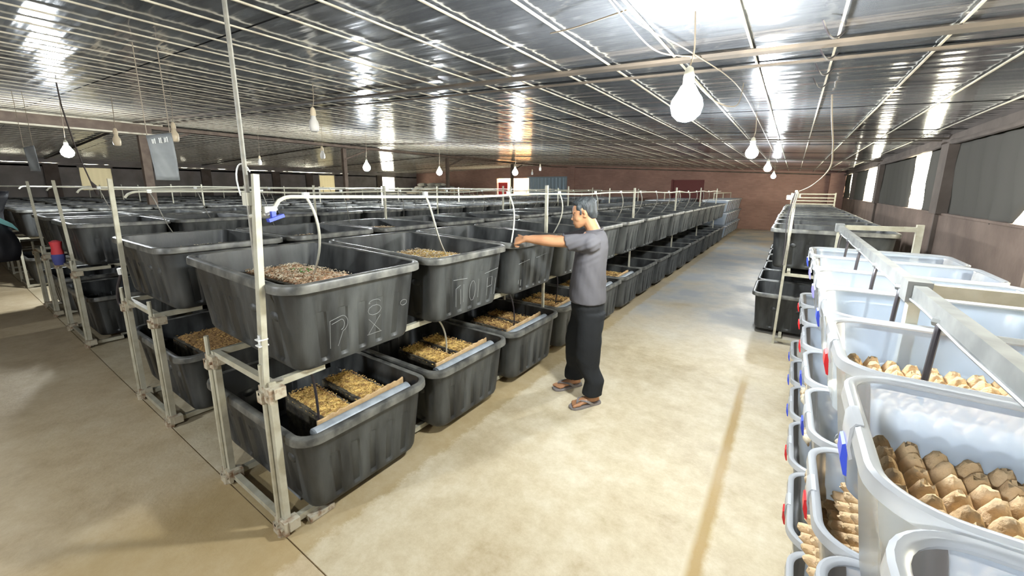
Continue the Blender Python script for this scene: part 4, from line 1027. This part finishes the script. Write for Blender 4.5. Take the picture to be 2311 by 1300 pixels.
# brow, nose, cheeks, lips, chin
sk.ellipsoid(H(.072, 0, .128), (.018, .048, .012), 14, 8, None)
sk.loft([[H(.090+a, w, z), H(.090+a, -w, z), H(.072, -w*1.5, z), H(.072, w*1.5, z)] for a, w, z in ((.002, .006, .122), (.012, .008, .10), (.024, .011, .082), (.024, .014, .074), (.008, .014, .068))])
sk.ellipsoid(H(.088, 0, .047), (.012, .022, .008), 10, 6); sk.ellipsoid(H(.084, 0, .036), (.012, .019, .008), 10, 6); sk.ellipsoid(H(.076, 0, .012), (.016, .018, .014), 10, 6)
for s in (1, -1):
    sk.ellipsoid(H(.050, s*.042, .078), (.032, .022, .028), 14, 8)
    for a, (fz, zz, ra) in enumerate(((-.008, .125, .017), (-.014, .108, .016), (-.006, .090, .013))):
        sk.ellipsoid(H(fz, s*(.078-.004*a), zz), (.017, .012, ra), 10, 6)
# arms and hands
limb(sk, [LS-Z*.02, LS.lerp(LE, .5), LE, LE.lerp(LW, .35), LE.lerp(LW, .75), LW], [.045, .050, .042, .043, .033, .026])
limb(sk, [RS-Z*.02, RS.lerp(RE, .5), RE, RE.lerp(RW, .35), RE.lerp(RW, .75), RW], [.045, .050, .042, .043, .033, .026])
def hand(mb, w, d, dn, thumb):
    """w wrist, d pointing direction, dn the side the palm faces, thumb side"""
    d = d.normalized(); dn = (dn-d*dn.dot(d)).normalized(); th = d.cross(dn).normalized()
    if th.dot(thumb) < 0: th = -th
    def P(a, b, c): return w+d*a+th*b+dn*c
    mb.loft([[P(a, b*wd, c*tk) for b, c in ((-1, -.7), (-.6, -1), (.6, -1), (1, -.7), (1, .7), (.6, 1), (-.6, 1), (-1, .7))] for a, wd, tk in ((-.02, .026, .018), (.02, .032, .016), (.05, .040, .015), (.085, .042, .013), (.098, .040, .010))])
    for i, (b, ln) in enumerate(((.031, .072), (.010, .080), (-.011, .074), (-.031, .058))):
        cur = .55+.12*i; pts = [P(.075, b, 0)]; ang = .15; p = P(.092, b*1.05, 0)
        pts.append(p)
        for s in (.42, .32, .26):
            ang += cur; p = p+(d*math.cos(ang)+dn*math.sin(ang))*ln*s; pts.append(p)
        limb(mb, pts, [.0095, .0095, .0088, .0082, .007], 8, 3)
    limb(mb, [P(.02, .022, .006), P(.045, .045, .012), P(.068, .064, .014), P(.088, .076, .010)], [.014, .0125, .0105, .0085], 8, 3)
hand(sk, LW, Vector((-.95, -.10, -.28)), Vector((-.25, .55, -.70)), Vector((-.2, -.3, 1)))
hand(sk, RW, Vector((-.9, -.2, -.35)), Vector((-.2, -.3, -.9)), Vector((-.2, 0, 1)))
# legs and feet
FD = Vector((-.56, -.83, 0)).normalized(); FL = Vector((FD.y, -FD.x, 0))
def foot(mb, A, side):
    # A heel-ish ankle point on the floor; FD direction of the toes
    def P(a, b, z): return A+FD*a+FL*b*side+Z*z
    mb.loft([[P(a, c+w*math.cos(2*PI*k/12), .024+zc+h*math.sin(2*PI*k/12)) for k in range(12)] for a, c, w, zc, h in ((-.055, 0, .018, .022, .018), (-.045, 0, .028, .03, .03), (-.01, 0, .032, .038, .038), (.05, 0, .035, .034, .034), (.10, .002, .042, .024, .024), (.145, .004, .045, .016, .016), (.165, .004, .042, .013, .012))])
    for i, (b, ln, r) in enumerate(((-.030, .052, .0135), (-.008, .048, .010), (.011, .042, .0095), (.028, .035, .009), (.043, .026, .0085))):
        limb(mb, [P(.145, b, .036), P(.16+ln*.4, b*1.02, .038), P(.15+ln, b*1.03, .033)], [r, r, r*.9], 8, 3)
    limb(mb, [P(0, 0, .06), P(0, 0, .14), P(-.005, 0, .25)], [.038, .036, .045])
limb(sk, [LH-Z*.06, LK, LA+Z*.10], [.055, .05, .038]); limb(sk, [RHp-Z*.06, RK, RA+Z*.10], [.055, .05, .038])
foot(sk, LA+FD*-.0, 1); foot(sk, RA, -1)
sm = remeshed(sk, .0055, 3, 'body'); link('body', sm, M_['skin'], man)

# hair
hr = MB()
hr.loft([hring(*a) for a in ((-.062, .034, .050, .062), (-.050, .052, .066, .092), (-.040, .062, .078, .115), (-.030, .073, .081, .140), (-.028, .078, .082, .166), (-.012, .094, .079, .190), (-.004, .096, .069, .212), (-.010, .075, .05, .232), (-.014, .035, .025, .243))])
for i in range(60):
    a = random.uniform(0, 2*PI); q = random.uniform(.15, 1)
    hr.ellipsoid(H(-.008+.092*q*math.cos(a), .07*q*math.sin(a), .236-.040*q*q+random.uniform(-.004, .006)), (.016, .016, .010), 8, 5)
for s in (1, -1): hr.ellipsoid(H(.036, s*.066, .165), (.022, .012, .028), 8, 6); hr.ellipsoid(H(.022, s*.073, .12), (.010, .008, .022), 8, 6)
link('hair', remeshed(hr, .006, 3, 'hair'), M_['hair'], man)
for s in (1, -1):
    mb = MB(); mb.tube([H(.083, s*.018, .128), H(.082, s*.034, .133), H(.070, s*.052, .128)], [.004, .0048, .003], 6); build('eyebrow', mb, M_['hair'], man, True)
    mb = MB(); mb.ellipsoid(H(.079, s*.034, .113), (.007, .012, .0045), 10, 6); build('eye', mb, M_['dark'], man, True)
mb = MB(); mb.tube([H(.078, .021, .0415), H(.099, .008, .042), H(.101, 0, .0425), H(.099, -.008, .042), H(.078, -.021, .0415)], .0035, 6); build('mouth', mb, M_['lip'], man, True)

# t-shirt
sh = MB()
sh.loft([ell(0, f, 0, z, hf, hl, 24, .9) for f, z, hf, hl in ((.008, .880, .155, .212), (.010, .94, .155, .21), (.012, 1.02, .148, .203), (.004, 1.14, .138, .20), (-.004, 1.26, .134, .205), (-.012, 1.34, .130, .208), (-.02, 1.40, .112, .196), (-.028, 1.445, .088, .145), (-.03, 1.472, .066, .078))])
def sleeve(S_, E_):
    d = (E_-S_).normalized(); end = S_+d*.185
    sh.ellipsoid(S_-Z*.012-d*.01, (.078, .078, .076), 16, 10)
    P = [S_-d*.03+Z*.0, S_+d*.06, S_+d*.13, end]
    rings = []
    for p, r in zip(P, (.076, .074, .070, .070)):
        a = d.cross(Z).normalized(); b = a.cross(d)
        rings.append([p+a*r*.86*math.cos(2*PI*k/18)+b*r*math.sin(2*PI*k/18)-Z*.008+d*.020*math.sin(2*PI*k/18)*(p == end) for k in range(18)])
    sh.loft(rings)
sleeve(LS+Z*.0, LE); sleeve(RS, RE)
me = remeshed(sh, .009, 5, 'shirt')
# soft folds: across the sleeve from the armpit, and falling down the side
for v in me.vertices:
    p = v.co+Vector((PB.x, PB.y, 0)); d = p-PB; f = d.dot(F); l = d.dot(Lf); z = p.z
    nrm = v.normal
    amp = .006*mnoise.noise(Vector((f*9, l*9, z*4)))
    if l > .05:
        s = z*1.0+f*.55; w = math.exp(-((z-1.34)/.12)**2)*(1 if f > -.06 else .2); amp += .0032*w*math.sin(s*120)
        w2 = math.exp(-((z-1.05)/.16)**2); amp += .006*w2*math.sin((f*1.0-z*.5)*55)*max(0, mnoise.noise(Vector((f*5, z*3, 2)))+.5)
    v.co += nrm*amp
link('shirt', me, M_['shirt'], man)
mb = MB(); ring = [Q(-.028+.064*math.cos(2*PI*k/24), .072*math.sin(2*PI*k/24), 1.474+.012*(-math.cos(2*PI*k/24))) for k in range(25)]; mb.tube(ring, .007, 6); build('collar', mb, M_['shirt'], man, True)
# trousers
tr = MB()
tr.loft([ell(0, f, 0, z, hf, hl, 24, .9) for f, z, hf, hl in ((.005, .76, .128, .182), (.006, .84, .138, .194), (.006, .92, .132, .182), (.006, .97, .12, .165))])
def leg(hip, kn, an):
    rings = []
    top = hip.copy(); top.z = .80
    cs = [(top, .125, .105), (hip.lerp(kn, .4), .112, .100), (kn+Z*.06, .106, .090), (kn-Z*.12, .100, .084), (Vector((an.x, an.y, .22))-FD*.005, .086, .078), (Vector((an.x, an.y, .095))+FD*.012, .088, .078)]
    for c, rf, rl in cs:
        rings.append([c+F*rf*math.cos(2*PI*k/22)+Lf*rl*math.sin(2*PI*k/22) for k in range(22)])
    R2 = []
    for i in range(len(rings)-1):
        for j in range(5): R2.append([rings[i][k].lerp(rings[i+1][k], j/5) for k in range(22)])
    R2.append(rings[-1]); tr.loft(R2)
leg(LH, LK, LA); leg(RHp, RK, RA)
me = remeshed(tr, .010, 5, 'trousers')
for v in me.vertices:
    p = v.co; z = p.z
    a = .009*mnoise.noise(Vector((p.x*8, p.y*8, z*3)))+.008*math.sin((z+p.x*.5-p.y*.3)*42)*max(0, mnoise.noise(Vector((p.x*5, p.y*5, z*4+5)))+.25)*(1 if .1 < z < .75 else 0)
    v.co += v.normal*a
link('trousers', me, M_['trousers'], man)
# flip-flops
for A, s in ((LA, 1), (RA, -1)):
    def P(a, b, z): return A+FD*a+FL*b*s+Z*z
    out = [(-.075, 0), (-.066, .026), (-.03, .036), (.03, .037), (.09, .045), (.14, .053), (.185, .050), (.215, .032), (.225, .004), (.218, -.025), (.195, -.046), (.14, -.050), (.08, -.043), (.02, -.036), (-.04, -.034), (-.068, -.024)]
    P2 = [Vector(p) for p in out]
    mb = MB(); mb.loft([[P(p.x*.985, p.y*.97, .001) for p in P2], [P(p.x, p.y, .005) for p in P2], [P(p.x, p.y, .018) for p in P2], [P(p.x*.985, p.y*.96, .0225) for p in P2]]); sd = build('sandal', mb, M_['sandal'], man, False)
    mb = MB(); toe = P(.165, -.017, .058); mb.tube([P(.168, -.018, .02), toe], .005, 6)
    for b, m_ in ((.05, 1), (-.046, -1)):
        path = spline([toe, P(.13, b*.45, .067), P(.085, b*.86, .060), P(.045, b*.93, .036), P(.02, b*.80, .016)], 5); rings = []
        for i, p in enumerate(path):
            d = (path[min(i+1, len(path)-1)]-path[max(i-1, 0)]).normalized(); a = FD*.5-d*FD.dot(d)*.5; a = a.normalized() if a.length > 1e-4 else FD
            nrm = d.cross(a).normalized(); w = .006+.006*i/len(path)
            rings.append([p+a*w+nrm*.0025, p-a*w+nrm*.0025, p-a*w-nrm*.0025, p+a*w-nrm*.0025])
        mb.loft(rings)
    build('strap', mb, M_['sandal'], sd, False)
